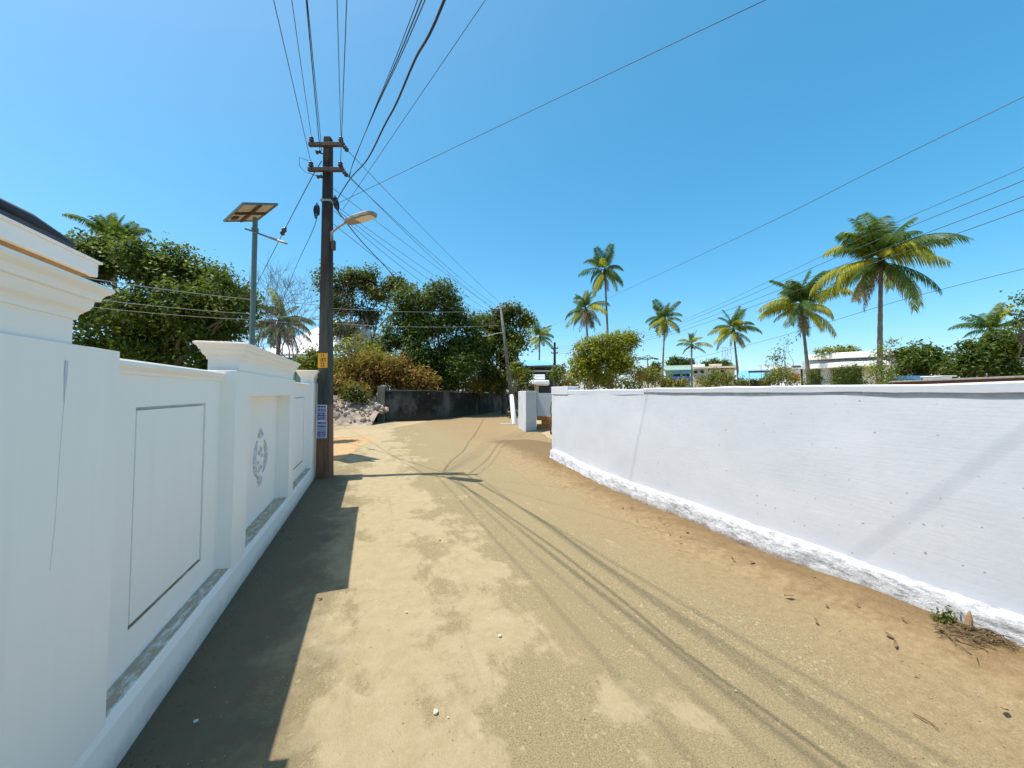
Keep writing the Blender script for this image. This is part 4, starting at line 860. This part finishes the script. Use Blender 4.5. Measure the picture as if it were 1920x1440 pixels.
# far pole
fb = Vector(gb(1040, 41)); fp = thing('utility_pole', 'distant dark electricity pole with two crossarms beside the small palm', 'utility pole', fb); mb = here(fb); ftop = P(1040, 642, 41)
m_ = mb(); m_.tube([fb, ftop], [0.17,0.12], 6); m_.build('shaft', 'pole', fp)
for y in (653, 662):
    p = P(1040, y, 40.8); m_ = mb(); m_.box(p.x-0.38, p.x+0.38, p.y-0.05, p.y+0.05, p.z-0.05, p.z+0.05); arm = m_.build('crossarm', 'iron', fp)
    for s in (-0.33, 0.33): m_ = mb(); m_.lathe((p.x+s, p.y, p.z+0.05), INS, 8); m_.build('insulator', 'porcelain', arm)

# ------------------------------------------------------------------ wires
def wire(name, label, cat, pts, r, mat='wire', sub=10):
    pts = [Vector(p) for p in pts]; out = []
    ext = [pts[0]*2-pts[1]]+pts+[pts[-1]*2-pts[-2]]
    for i in range(1, len(ext)-2):
        p0, p1, p2, p3 = ext[i-1:i+3]
        for k in range(sub):
            t = k/sub; out.append(0.5*((2*p1)+(p2-p0)*t+(2*p0-5*p1+4*p2-p3)*t*t+(3*p1-p0-3*p2+p3)*t**3))
    out.append(pts[-1]); m = MB(pts[0]); m.tube(out, r, 5); o = m.build(name, mat, smooth=True); o.location = pts[0]; return tag(o, label, cat)
def over(A, px, py, d, Y=-9.0, ze=None, k=9):            # from the pole over the camera: parabola through A and the pixel's point
    Q = P(px, py, d); t1 = (A.y-d)/(A.y-Y); E = A+(Q-A)/t1; ze = A.z if ze is None else ze; out = []
    for i in range(k+1):
        t = i/k; p = A.lerp(E, t); l0 = (t-t1)*(t-1)/(t1); l1 = t*(t-1)/(t1*(t1-1)); l2 = t*(t-t1)/(1-t1); p.z = A.z*l0+Q.z*l1+ze*l2; out.append(p)
    return out
PW = 'power line'
wire('power_line', 'leftmost thin line rising from the lower crossarm out of the picture top', PW, over(ATT[('lower','l')], 513, 0, 4.25), 0.0055, 'bare')
wire('power_line', 'second thin line from the left, rising from the upper crossarm left insulator', PW, over(ATT[('upper','l')], 547, 0, 4.35), 0.005, 'bare')
wire('power_line', 'dark line rising just left of the pole top, thickest of the left three', PW, over(P(600,283,yf-0.02), 574, 0, 4.3), 0.0075)
wire('power_line', 'dark line beside the pole top running almost against its thicker neighbour', PW, over(P(603.5,283,yf-0.02), 576, 0, 4.25), 0.0055)
wire('power_line', 'near-vertical thin line from the upper right insulator, left of two', PW, over(ATT[('upper','r')], 632, 0, 4.3), 0.0055, 'bare')
wire('power_line', 'near-vertical thin line from the lower right insulator, right of two', PW, over(ATT[('lower','r')], 650, 0, 4.25), 0.0065, 'bare')
cp_ = P(626, 379, PY-0.12)
for i, (px, r, lb) in enumerate(((783, 0.0035, 'left'), (790.5, 0.0055, 'middle'), (797, 0.0045, 'right'))):
    a = ATT[('lower','s')]+Vector((0.01*i,0,-0.01*i)); wire('service_cable', lb+' cable of the close trio slanting up right of the pole', 'cable', [a, P(664-0.5*i,302,6.3), P(700+i,210,4.75)]+over(P(700+i,210,4.75), px, 0, 2.75, -9, 5.2)[1:], r, 'wire', 6)
thick = [P(626,383,PY-0.12), P(629,379,7.05), P(656,336,5.9), P(688,300,4.75), P(720,237,3.85), P(743,194,3.35), P(778,112,2.7), P(833,0,2.08)]
last = thick[-1]; dv = Vector((0.53,-1,0)); thick += [last+dv*1.5+Vector((0,0,-0.08)), last+dv*4+Vector((0,0,0.10)), last+dv*9+Vector((0,0,1.2))]
wire('trunk_cable', 'thickest black cable, kinked, sweeping up right from the pole clamp', 'cable', thick, 0.0088, 'wire', 6)
wire('service_cable', 'thin straight line rising right to the picture top, right of the thick cable', 'cable', over(P(643,392,PY-0.1), 910, 0, 3.85, -9, 7.6), 0.0038)
wire('service_cable', 'long thin line running from the pole to the upper right over the open sky', 'cable', over(P(628,384,PY-0.1), 1435, 0, 4.05, -3, 7.2), 0.0042)
far = [P(936,566,wb.y), P(929,573,wb.y), P(925,577,wb.y)]
def sagto(a, b, s, k=6): return [a.lerp(b, i/k)-Vector((0,0,4*s*(i/k)*(1-i/k))) for i in range(k+1)]
wire('power_line', 'uppermost line from the pole to the leaning pole at the bend', PW, sagto(ATT[('upper','s')], far[0], 0.10), 0.006, 'bare')
wire('power_line', 'left line of the pair running from the lower shackle to the leaning pole', PW, sagto(ATT[('lower','s')], far[1], 0.12), 0.006, 'bare')
wire('power_line', 'right line of the pair running from the lower shackle to the leaning pole', PW, sagto(ATT[('lower','s')]+Vector((0.01,0,0.02)), far[2], 0.20), 0.006, 'bare')
fan = [((620,350),(936,588),wb.y,0.02,0.005,'uppermost of the thin fan lines running past the round tree top'), ((628,385),(934,592),wb.y,0.10,0.005,'second highest thin fan line running past the round tree top'),
       ((627,390),(932,597),wb.y,0.25,0.0055,'third fan line, lost against the tree crown below the street lamp'), ((626,395),(930,602),wb.y,0.40,0.0055,'fourth fan line, lost against the tree crown below the street lamp'),
       ((625,420),(928,608),wb.y,0.42,0.0055,'lowest thin fan line right of the pole, sagging deepest')]
for a, b, d, s, r, lb in fan: wire('service_cable', lb, 'cable', sagto(P(*a, PY-0.1), P(*b, d), s), r, 'bare')
wire('twisted_cable', 'twisted black cable sloping from under the street lamp into the trees', 'cable', [P(627,385,PY-0.12), P(640,405,7.5), P(680,455,8.6), P(745,526,10.6), P(815,618,15), P(868,684,24)], 0.011)
wire('service_cable', 'line with a strain insulator slanting down left behind the solar lamp', 'cable', [P(603,302,PY), P(583,336,7.9), P(533,432,10.5), P(483,530,14.5), P(470,556,16.5)], 0.009)
si = MB(P(532,433,10.5)); si.lathe(P(532,433,10.5), [(0.03,-0.13),(0.07,-0.09),(0.045,-0.03),(0.075,0.02),(0.045,0.07),(0.03,0.12)], 10, (0.3,0,0.6)); o = si.build('strain_insulator', 'porcelain', smooth=True); o.location = P(532,433,10.5)
tag(o, 'dark strain insulator on the slanting line above the small solar lamp', 'insulator')
wire('service_cable', 'thin line dropping left from the cable coil towards the leafless tree', 'cable', [P(597,398,PY), P(585,435,8.5), P(555,500,13), P(540,540,18)], 0.007)
for (ya, yb), lb, rr in (((516,562), 'highest pale line crossing the big left tree', 0.011), ((555,589), 'middle pale line crossing the big left tree', 0.009), ((571,600), 'lowest pale line crossing the big left tree', 0.008)):
    wire('phone_line', lb, 'cable', sagto(P(130, ya, 9.5), P(480, yb, 12.5), 0.05)+[P(620, yb+12, 15)], rr, 'pale_wire')
for y, lb in ((578, 'upper'), (606, 'lower')): wire('phone_line', lb+' faint pale line crossing the middle tree above the black wall', 'cable', sagto(P(620, y, 15), P(936, y+4, wb.y), 0.12), 0.007, 'pale_wire')
ft = P(1040, 652, 41)
wire('power_line', 'single highest line from far behind the palms to the right edge', PW, [P(1013,621,52), P(1100,579,34), P(1175,543,24), P(1420,428,12.5), P(1640,318,9.2), P(1920,181,7.0), P(2150,70,5.9)], 0.0085, 'bare')
for i, (ym, yr, lb) in enumerate(((600,314,'topmost'), (606,338,'second'), (614,368,'third'), (622,393,'lowest'))):
    a = P(1036+3*i, 653+4*i, 41); b = P(1920, yr, 8.0); c = P(1310, ym+(-12), 19.5); wire('power_line', lb+' of the four parallel lines crossing the largest palm', PW, [a, P(1200, 650-(22-4*i), 27), c, P(1600, (ym-12+yr)/2+2+i, 11.6), b, P(2200, yr-(128-6*i), 6.2)], 0.0085 if i else 0.007, 'bare')
wire('power_line', 'lone lower line passing behind the palm trunks to the right edge', PW, [P(1100,718,70), P(1300,672,58), P(1440,637,46), P(1560,602,38), P(1700,560,31), P(1920,504,25), P(2200,440,20)], 0.02, 'bare')

# ------------------------------------------------------------------ houses
def bld(name, label, cat, px0, px1, d, depth, group=None):
    a, b = P(px0, 736, d), P(px1, 736, d); c = Vector(((a.x+b.x)/2, d, 0)); t = thing(name, label, cat, c, -math.atan2(c.x, d) if 960 < px0 < 1660 else 0, group)
    def bx(nm, mat, x0, x1, y0, y1, f0=0.0, f1=None, parent=None, bevel=0):        # px, py extents on the front plane (front set back f0)
        p, q = P(x0, y0, d), P(x1, y1, d); m = MB(c); m.box(p.x, q.x, d+f0, d+(depth if f1 is None else f1), max(q.z, -0.1), p.z); return m.build(nm, mat, parent or t, bevel=bevel)
    return t, c, bx
# white modern house
t, c, bx = bld('modern_house', 'white flat-roofed modern house with stacked slabs behind the leaning palm', 'house', 1506, 1632, 46, 9)
bx('wall', 'hgrey', 1516, 1626, 674, 690, 0.8); low = bx('wall', 'hwhite', 1516, 1632, 690, 790, 1.6)
m_ = MB(c); poly = [P(1505,0,46).x, P(1555,0,46).x, P(1612,0,46).x, P(1633,0,46).x]; z0, z1 = P(0,673,46).z, P(0,663,46).z
m_.prism([(poly[0],46.2),(poly[1],44.6),(poly[2],44.6),(poly[3],46.2),(poly[3],55),(poly[0],55)], z0, z1); m_.build('roof_slab', 'hwhite', t, bevel=0.05)
z0, z1 = P(0,690,46).z, P(0,681,46).z; m_ = MB(c); m_.prism([(poly[0]+0.25,46.1),(poly[1],44.0),(poly[2],44.0),(poly[3]-0.3,46.1),(poly[3]-0.3,54.5),(poly[0]+0.25,54.5)], z0, z1); m_.build('balcony_slab', 'hwhite', t, bevel=0.05)
bx('column', 'hgrey', 1546, 1562, 690, 790, 0.0, 1.5)
for x0, x1 in ((1524, 1545), (1563, 1606)): bx('opening', 'opening', x0, x1, 692, 760, 1.45, 1.7)
bx('wing', 'hwhite', 1482, 1516, 689, 790, 1.2, 7); bx('wing_roof', 'hgrey', 1478, 1517, 686, 689, 0.9, 7.2); bx('red_panel', 'hred', 1496, 1512, 699, 712, 1.1, 1.25); bx('tank_platform', 'iron', 1498, 1511, 680, 685.5, 3, 5)
# white low house left of it
t, c, bx = bld('low_house', 'long low whitish house left of the white modern house', 'house', 1436, 1500, 58, 7)
bx('wall', 'hwhite', 1440, 1482, 692, 770); bx('roof_slab', 'hwhite', 1434, 1484, 687, 692, -0.6, 7.5)
for x0 in (1448, 1462): w_ = bx('window', 'glass', x0, x0+7, 695, 703, -0.03, 0.1); bx('sill', 'hwhite', x0-1, x0+8, 703, 704.2, -0.15, 0.1, w_)
# blue shed
t, c, bx = bld('tarpaulin_shed', 'open shed with sky-blue sheet roof and dark beam above the wall', 'shed', 1388, 1445, 40, 5)
m_ = MB(c); a, b = P(1388, 711, 40), P(1443, 697, 40); m_.add([(a.x,39.6,a.z),(b.x,39.6,a.z+0.05),(b.x,43.5,b.z+0.35),(a.x,43.5,b.z+0.25),(a.x,39.6,a.z+0.05),(b.x,39.6,a.z+0.1),(b.x,43.5,b.z+0.4),(a.x,43.5,b.z+0.3)], [(3,2,1,0),(4,5,6,7),(0,1,5,4),(1,2,6,5),(2,3,7,6),(3,0,4,7)]); m_.build('roof_sheet', 'skyblue', t)
bx('beam', 'iron', 1405, 1446, 696, 699.5, -1.2, -0.8); bx('post', 'iron', 1424.5, 1428, 685, 800, -1.0, -0.8); bx('post', 'galv', 1407, 1408.5, 697, 800, -1.0, -0.9); bx('back_wall', 'opening', 1390, 1444, 712, 790, 3.4, 3.6)
# cream house
t, c, bx = bld('cream_house', 'cream two-part flat-roofed house right of the mint house', 'house', 1300, 1382, 72, 9)
bx('wall', 'hcream', 1302, 1330, 690, 760); bx('wall', 'hcream', 1330, 1374, 692, 760, 0.8); bx('roof_slab', 'hcream', 1299, 1378, 687, 690.5, -0.5, 9.5); bx('parapet', 'hwhite', 1300, 1323, 682, 687, 0.2, 8); bx('stair_tower', 'hcream', 1330, 1352, 681, 687, 2, 7)
for x0 in (1305, 1316, 1335, 1350): w_ = bx('window', 'opening', x0, x0+6, 694, 700, -0.05 if x0 < 1330 else 0.75, 0.9); bx('sill', 'hwhite', x0-0.6, x0+6.6, 700, 701, -0.25 if x0 < 1330 else 0.55, 0.85, w_)
bx('column', 'iron', 1319.5, 1321.5, 687, 760, -0.45, -0.25)
# mint house
t, c, bx = bld('mint_house', 'mint and teal house with cobalt awning behind the short palm', 'house', 1246, 1298, 66, 8)
bx('parapet', 'hmint', 1247, 1296, 685, 693, 0, 8); bx('wall', 'hteal', 1249, 1296, 693, 701, 0.3); bx('wall', 'hteal', 1250, 1296, 701, 770, 0.8); bx('slab', 'hmint', 1246, 1298, 692, 694, -0.4, 8.2)
bx('awning', 'hblue', 1260, 1293, 706, 714, -0.9, 0.7); bx('sign_band', 'horange', 1243, 1290, 715, 720, -0.8, 0.6); bx('window', 'opening', 1262, 1275, 701, 706, 0.7, 0.85); bx('window', 'opening', 1281, 1293, 701, 706, 0.7, 0.85); bx('pillar', 'hmint', 1291.5, 1296, 701, 770, -0.9, -0.5)
t, c, bx = bld('far_house', 'far cream house glimpsed between bush and mint house', 'house', 1205, 1240, 90, 8)
bx('wall', 'hcream', 1206, 1240, 690, 760); bx('roof_slab', 'hwhite', 1204, 1241, 687, 690, -0.6, 8.5)
for x0 in (1210, 1221, 1231): bx('window', 'opening', x0, x0+5, 693, 698, -0.05, 0.1)
# blue roof house
t, c, bx = bld('blue_roofed_house', 'dark house with pale blue pitched roof below the distant palm', 'house', 968, 1048, 56, 9)
m_ = MB(c); a, b, e = P(966, 687, 56), P(1046, 685, 56), P(985, 671, 56); m_.add([(a.x,55.2,a.z),(b.x,55.2,b.z),(b.x-2.6,60,e.z),(a.x+1.3,60,e.z),(b.x,65,b.z),(a.x,65,a.z)], [(0,1,2,3),(3,2,4,5),(1,4,2),(0,3,5),(0,5,4,1)]); m_.build('roof', 'skyblue', t)
bx('fascia', 'tile', 966, 1046, 686.5, 689.5, -0.85, -0.7); bx('wall', 'opening', 972, 1042, 689.5, 790, 0.6); bx('railing', 'hgrey', 985, 1040, 694, 697, 0.3, 0.4)
bx('side_block', 'hcream', 976, 992, 700, 790, -1.5, 0.5); bx('roof_slab', 'hgrey', 974, 995, 705, 708, -2.0, 0.5)
# tiered gate canopy
t, c, bx = bld('gate_canopy', 'white tiered concrete canopy standing above the far gateway', 'canopy', 985, 1030, 27, 2.4)
bx('upper_block', 'hwhite', 993, 1022, 702, 711, 0.2, 1.8, bevel=0.05); bx('roof_slab', 'hwhite', 992, 1030, 713, 722, -0.2, 2.4, bevel=0.08); bx('lower_slab', 'hwhite', 984, 1003, 718, 723.5, -0.4, 1.5, bevel=0.04); bx('column', 'hcream', 1002, 1010, 722, 800, 0.5, 1.0); bx('neck', 'hgrey', 997, 1018, 711, 713, 0.4, 1.6)
# right edge house and low red wall
t, c, bx = bld('porch_house', 'cream house with tinted glass porch at the right picture edge', 'house', 1872, 1960, 30, 7)
bx('parapet', 'hcream', 1873, 1898, 668, 681, -0.3, 0.1, bevel=0.03); bx('slab', 'hgrey', 1878, 1965, 680.5, 684, 0, 1.2); bx('wall', 'hcream', 1899, 1965, 672, 681, 0.2, 3); bx('wall', 'hgrey', 1893, 1960, 684, 800, 1.2, 3.5)
for x0, x1 in ((1882, 1896), (1901, 1925)): w_ = bx('window', 'glass', x0, x1, 685, 708, 0.7, 0.85); bx('frame', 'hwhite', x1, x1+2.5, 684, 710, 0.6, 0.9, w_)
p0, p1 = P(1876, 684, 30), P(1884, 712, 30); m_ = MB(c); m_.tube([p0, p1, Vector((p1.x+0.1, p1.y, -0.1))], 0.09, 8); m_.build('column', 'hwhite', t, smooth=True)
ra, rb_ = P(1685, 715.5, 19.0), P(1980, 700, 12.2); zt = 2.17; 
rwl = thing('red_brick_wall', 'low dark red brick wall with grey coping beyond the right-hand wall', 'wall', (rb_.x, rb_.y, 0)); mb = here((rb_.x, rb_.y, 0))
ra.z = 0; rb_.z = 0; m_ = mb(); wallseg(m_, rb_, ra, 0.22, -0.1, zt-0.07, zt-0.07); m_.build('wall_run', 'brick', rwl)
m_ = mb(); wallseg(m_, rb_+Vector((-0.05,-0.03,0)), ra+Vector((-0.05,0.03,0)), 0.32, zt-0.07, zt, zt); m_.build('coping', 'stone_grey', rwl, bevel=0.01)
t, c, bx = bld('water_trough', 'small white tank standing behind the red brick wall', 'tank', 1764, 1792, 19, 1.0)
bx('tank_body', 'hwhite', 1766, 1790, 706, 800, 0, 0.9, bevel=0.03); bx('rim', 'hwhite', 1763.5, 1792, 704.3, 706, -0.06, 0.96, bevel=0.01)
t, c, bx = bld('tarpaulin_stall', 'blue tarpaulin stall in the shade of the round dark tree', 'stall', 1714, 1752, 26, 2)
bx('tarpaulin', 'skyblue', 1715, 1729, 704, 712, 0, 1.8, bevel=0.05); bx('tarpaulin', 'skyblue', 1738, 1752, 704, 711, 0.3, 1.8, bevel=0.05); bx('frame', 'iron', 1714, 1753, 712, 800, 0.1, 1.7)
# houses on the left
t, c, bx = bld('shed_house', 'house with wide pale sheet roof and blue wall behind the leafless tree', 'house', 488, 660, 25, 9)
m_ = MB(c); a, b = P(484, 666, 25), P(612, 666, 25); zr = P(0, 602, 31).z; m_.add([(a.x,24.6,a.z),(b.x,24.6,b.z),(b.x+0.3,31,zr),(a.x+2.0,31,zr),(a.x,24.6,a.z-0.08),(b.x,24.6,b.z-0.08),(b.x+0.3,31,zr-0.1),(a.x+2.0,31,zr-0.1)], [(0,1,2,3),(7,6,5,4),(0,4,5,1),(1,5,6,2),(2,6,7,3),(3,7,4,0)]); m_.build('roof_sheet', 'sheet', t)
bx('fascia', 'hwhite', 484, 612, 664.5, 667, -0.45, -0.38); bx('wall', 'opening', 495, 610, 667, 790, 1.2); bx('blue_wall', 'hteal', 528, 556, 671, 790, 0.8, 1.1); bx('post', 'hgrey', 551, 554, 667, 790, -0.2, 0.0)
bx('wall', 'hwhite', 618, 640, 598, 790, 4, 9); w_ = bx('window', 'glass', 624, 637, 625, 645, 3.9, 4.1); bx('frame', 'hwhite', 623, 638, 634, 636, 3.85, 4.0, w_); bx('slab', 'hcream', 616, 655, 650, 656, 3.0, 5)
# tiled roof of the near left house
def roof_house():
    n1, zf0, zf1 = -3.30, 3.06, 3.30
    vE, _ = at_n(185, 500, n1); zt0 = at_n(185, 521, n1)[1]; zt1 = at_n(185, 491, n1)[1]
    t, mb = lane_thing('tiled_house', 'house with charcoal tiled hip roof and white eave peeking over the left wall', 'house', n1-3, vE-4)
    mb().box(n1-7, n1-0.9, vE-8, vE-0.7, -0.1, zt0).build('wall', 'hcream', t)
    mb().box(n1-7, n1, vE-8, vE, zt0, zt1-0.03).build('eave_slab', 'hwhite', t, bevel=0.01)
    mb().box(n1-6.9, n1-0.06, vE-7.9, vE-0.06, zt0-0.012, zt0+0.03).build('soffit', 'soffit', t)
    mb().box(n1-7, n1+0.03, vE-8, vE+0.03, zt1-0.03, zt1).build('drip_edge', 'hwhite', t, bevel=0.008)
    vT, z = at_n(133, 466, n1-0.2); o = [(n1-0.2, vT), (n1-6.9, vT), (n1-6.9, vE-7.9), (n1-0.2, vE-7.9)]; rise = 2.3; mid = (n1-3.5); ap0, ap1 = vE-3.7, vE-4.6
    rf = mb(); rf.add([(x, y, z) for x, y in o]+[(mid, ap0, z+rise), (mid, ap1, z+rise)], [(0,4,1),(1,4,5,2),(2,5,3),(3,5,4,0),(3,0,1,2)]); r = rf.build('roof', 'tile', t)
    mb().box(n1-6.8, n1-0.28, vE-7.8, vT-0.08, zt1, z-0.01).build('upper_fascia', 'hwhite', t)
    # tile courses on the two slopes that show, and hip caps
    for s in range(9):
        f = s/9; k = 10
        a = Vector((n1-0.2+(mid-n1+0.2)*f, 0, z+rise*f)); y0, y1 = vE-7.9+(ap1-vE+7.9)*f, vT+(ap0-vT)*f
        mb().box(a.x-0.10, a.x+0.03, y0, y1, a.z-0.005, a.z+0.045).build('tile_course', 'tile', r).parent = t
    for a, b in ((o[0], (mid, ap0)), (o[1], (mid, ap0))):
        pts = [Vector((a[0]+(b[0]-a[0])*i/14, a[1]+(b[1]-a[1])*i/14, z+0.02+rise*i/14+(0.03 if i%2 else 0))) for i in range(15)]
        mb().tube(pts, [0.085 if i%2 else 0.065 for i in range(15)], 7).build('hip_cap', 'tile', t, smooth=True)
roof_house()
# lattice pylon
pb = Vector(gb(1364, 260)); pyl = thing('lattice_pylon', 'faint distant lattice transmission tower right of the flat-topped tree', 'pylon', pb); mb = here(pb); ptop = P(1364, 652, 260).z
m_ = mb(); w0, w1 = 3.2, 1.6
for sx in (-1, 1):
    for sy in (-1, 1): m_.tube([pb+Vector((sx*w0,sy*w0,0)), pb+Vector((sx*w1,sy*w1,ptop))], 0.14, 4)
for i in range(8):
    za, zb = ptop*i/8, ptop*(i+1)/8; wa, wb2 = w0+(w1-w0)*i/8, w0+(w1-w0)*(i+1)/8
    for sy in (-1, 1): m_.tube([pb+Vector((-wa,sy*wa,za)), pb+Vector((wb2,sy*wb2,zb))], 0.08, 3); m_.tube([pb+Vector((wa,sy*wa,za)), pb+Vector((-wb2,sy*wb2,zb))], 0.08, 3)
m_.build('lattice', 'pylon', pyl); m_ = mb()
m_.tube([pb+Vector((-4.5,0,ptop)), pb+Vector((4.5,0,ptop))], 0.16, 4); m_.build('crossarm', 'pylon', pyl)

# ------------------------------------------------------------------ small litter on the lane
LF = []
for s in range(4):
    r3 = random.Random(s); K = 6; vs = []
    for i in range(K+1):
        x = i/K-0.5; w = 0.28*math.sin(math.pi*(i+0.15)/(K+0.3)); z = 0.12*math.sin(3*x+s)+0.10
        vs += [(x, -w, z+0.10*r3.random()), (x, 0, z-0.02), (x, w, z+0.12*r3.random())]
    me = bpy.data.meshes.new('fallen_leaf'); me.from_pydata(vs, [], [(i*3+j, i*3+j+1, i*3+j+4, i*3+j+3) for i in range(K) for j in range(2)]); me.materials.append(M['dead_leaf']); LF.append(me)
def litter(name, label, cat, group, me, p, s, rg, zadd=0.0, sc=None):
    o = bpy.data.objects.new(name, me); COL.objects.link(o); n = p.x*cN+p.y*sN; v = -p.x*sN+p.y*cN
    o.location = (p.x, p.y, ground_h(n, v)+zadd); o.rotation_euler = (rg.uniform(-.2,.2), rg.uniform(-.2,.2), rg.random()*6.28); o.scale = sc or (s, s*rg.uniform(.6,1), s); tag(o, label, cat, group); return o
rg = random.Random(77); nl = 0
spots = [(1194,975),(1236,971),(1223,962),(1245,983),(1230,988),(1256,1001),(1276,1006),(1275,1015),(1290,999),(1372,1045),(1376,1050),(1410,1056),(1275,1033),(1168,952),(1185,952),(1550,1140),(1600,1090),(1522,1089),(1668,1200),(1680,1215),(1610,1145),(1845,1225),(1885,1338),(1700,1180),(1480,1120),(1530,1165)]
for px, py in spots: litter('fallen_leaf', 'small curled brown dead leaf lying on the soil near the right-hand wall', 'leaf', 'dead leaves on the verge', rg.choice(LF), G(px, py, 0.03), rg.uniform(0.035, 0.065), rg, 0.025)
for px, py in ((470,985),(520,1010),(600,1125),(560,960)): litter('fallen_leaf', 'small brown dead leaf in the shade of the left wall', 'leaf', 'dead leaves by the left wall', rg.choice(LF), G(px, py), rg.uniform(0.03, 0.05), rg, 0.006)
for px, py, s, lb in ((937,1194,0.016,'small white pebble on the bare patch in mid lane'), (817,1339,0.02,'largest white pebble near the bottom of the lane'), (840,1347,0.009,'tiny white pebble right of the largest white pebble'), (1380,1297,0.009,'tiny white pebble on the dark asphalt at right of the lane'), (825,1014,0.012,'dark pebble below the wire shadows'), (762,1149,0.011,'pale flat pebble on the bare patch, left of the white one'), (367,1355,0.014,'white pebble in the left wall shadow')):
    o = litter('pebble', lb, 'pebble', None, STN[nl % 6], G(px, py), s, rg, s*0.55, (s*0.95, s*0.75, s*0.75)); nl += 1
    o.material_slots[0].link = 'OBJECT'; o.material_slots[0].material = M['iron'] if 'dark' in lb.split()[0] else M['rubble_w']
# fine grit, not countable
def grit(name, label, n, region, s0, s1, mat, seed):
    rg = np.random.default_rng(seed); m = MB(); base = [(1,0,0),(-0.4,0.8,0),(-0.5,-0.8,0),(0,0.1,0.9)]
    for i in range(n):
        nn, v = region(rg); s = s0+(s1-s0)*rg.random()**3; p = W(nn, v, ground_h(nn, v)+0.004); a = rg.random()*6.28; ca, sa = math.cos(a), math.sin(a)
        m.add([(p.x+(x*ca-y*sa)*s, p.y+(x*sa+y*ca)*s, p.z+z*s) for x, y, z in base], [(0,1,3),(1,2,3),(2,0,3)])
    o = m.build(name, mat, kind='stuff'); return tag(o, label, 'gravel', kind='stuff')
grit('verge_gravel', 'fine loose grit and soil crumbs along the foot of the right-hand wall', 3800, lambda r: (3.62-abs(r.normal())*0.22, r.uniform(0.3, 8)), 0.003, 0.016, 'verge', 1)
grit('lane_grit', 'scattered fine grit over the lane surface', 2500, lambda r: (r.uniform(-0.9, 3.2), 0.8+9*r.random()**1.6), 0.002, 0.007, 'rubble', 2)
grit('plinth_grit', 'dark crumbs lying along the left plinth', 900, lambda r: (-0.99+abs(r.normal())*0.10, r.uniform(0.8, 8.3)), 0.003, 0.009, 'dead_leaf', 3)
# splintered stump with debris by the right wall
sb = W(3.55, 1.36); stp = thing('wood_splinter', 'upright splintered stub of dry wood at the foot of the right-hand wall', 'stump', (sb.x, sb.y, 0.05)); mb = here((sb.x, sb.y, 0.05))
m_ = mb(); m_.tube([(sb.x,sb.y,0.0),(sb.x+0.004,sb.y,0.10),(sb.x+0.012,sb.y,0.17),(sb.x+0.018,sb.y,0.22)], [0.024,0.022,0.018,0.004], 7); m_.build('stub', 'stick', stp)
m_ = mb(); m_.tube([(sb.x-0.012,sb.y-0.012,0.02),(sb.x-0.012,sb.y-0.014,0.12),(sb.x-0.006,sb.y-0.012,0.16)], [0.014,0.011,0.003], 5); m_.build('splinter', 'stick', stp)
rg = random.Random(31)
dh = MB((sb.x-0.02, sb.y-0.1, 0.05)); 
for i in range(300):
    p = Vector((sb.x+rg.gauss(0.05,0.13), sb.y-0.05+rg.gauss(-0.02,0.06), 0.085+rg.random()*0.05)); n_ = p.x*cN+p.y*sN
    if n_ > 3.60: continue
    a = rg.gauss(2.3, 0.7); L = rg.uniform(0.03, 0.12); d = Vector((math.cos(a), math.sin(a), rg.uniform(-.15,.15)))*L; dh.tube([p-d*0.5, p+Vector((0,0,0.01)), p+d*0.5], [0.003,0.0028,0.001], 4)
o = dh.build('twig_litter', simple('dark_twig_litter', (0.07,0.045,0.02), (0.19,0.13,0.06), 60), smooth=False, kind='stuff'); o.location = (sb.x-0.02, sb.y-0.1, 0.05); tag(o, 'tangle of twigs and dry leaf scraps round the splintered stub', 'twigs', kind='stuff')
wd = W(3.56, 1.47, 0.09); bl = [(wd.x, wd.y, 0.15, 0.045, 0.055), (wd.x+0.02, wd.y, 0.11, 0.04, 0.04)]; p, nr, ti = cloud(bl, 160, 0.02, 10, 5); wt_ = thing('weed', 'tiny green weed left of the splintered stub', 'weed', (wd.x, wd.y, 0.08)); leaf_mesh('foliage', p, nr, 0.03, 0.016, ti, 'leaf_c', 3, wt_, off=(wd.x, wd.y, 0.08))
m_ = MB((wd.x, wd.y, 0.08)); m_.tube([(wd.x,wd.y,0.04),(wd.x,wd.y,0.15)], 0.003, 4); m_.build('stem', 'leaf_c', wt_)
tw = MB(G(1735,1352)); q = [G(1712,1340), G(1730,1352), G(1745,1358), G(1760,1372)]; tw.tube([x+Vector((0,0,0.008+0.006*(i%2))) for i, x in enumerate(q)], [0.003,0.004,0.003,0.002], 5); o = tw.build('twig', 'dead_leaf'); o.location = G(1735,1352); tag(o, 'thin curved dry twig on the soil at lower right', 'twig')
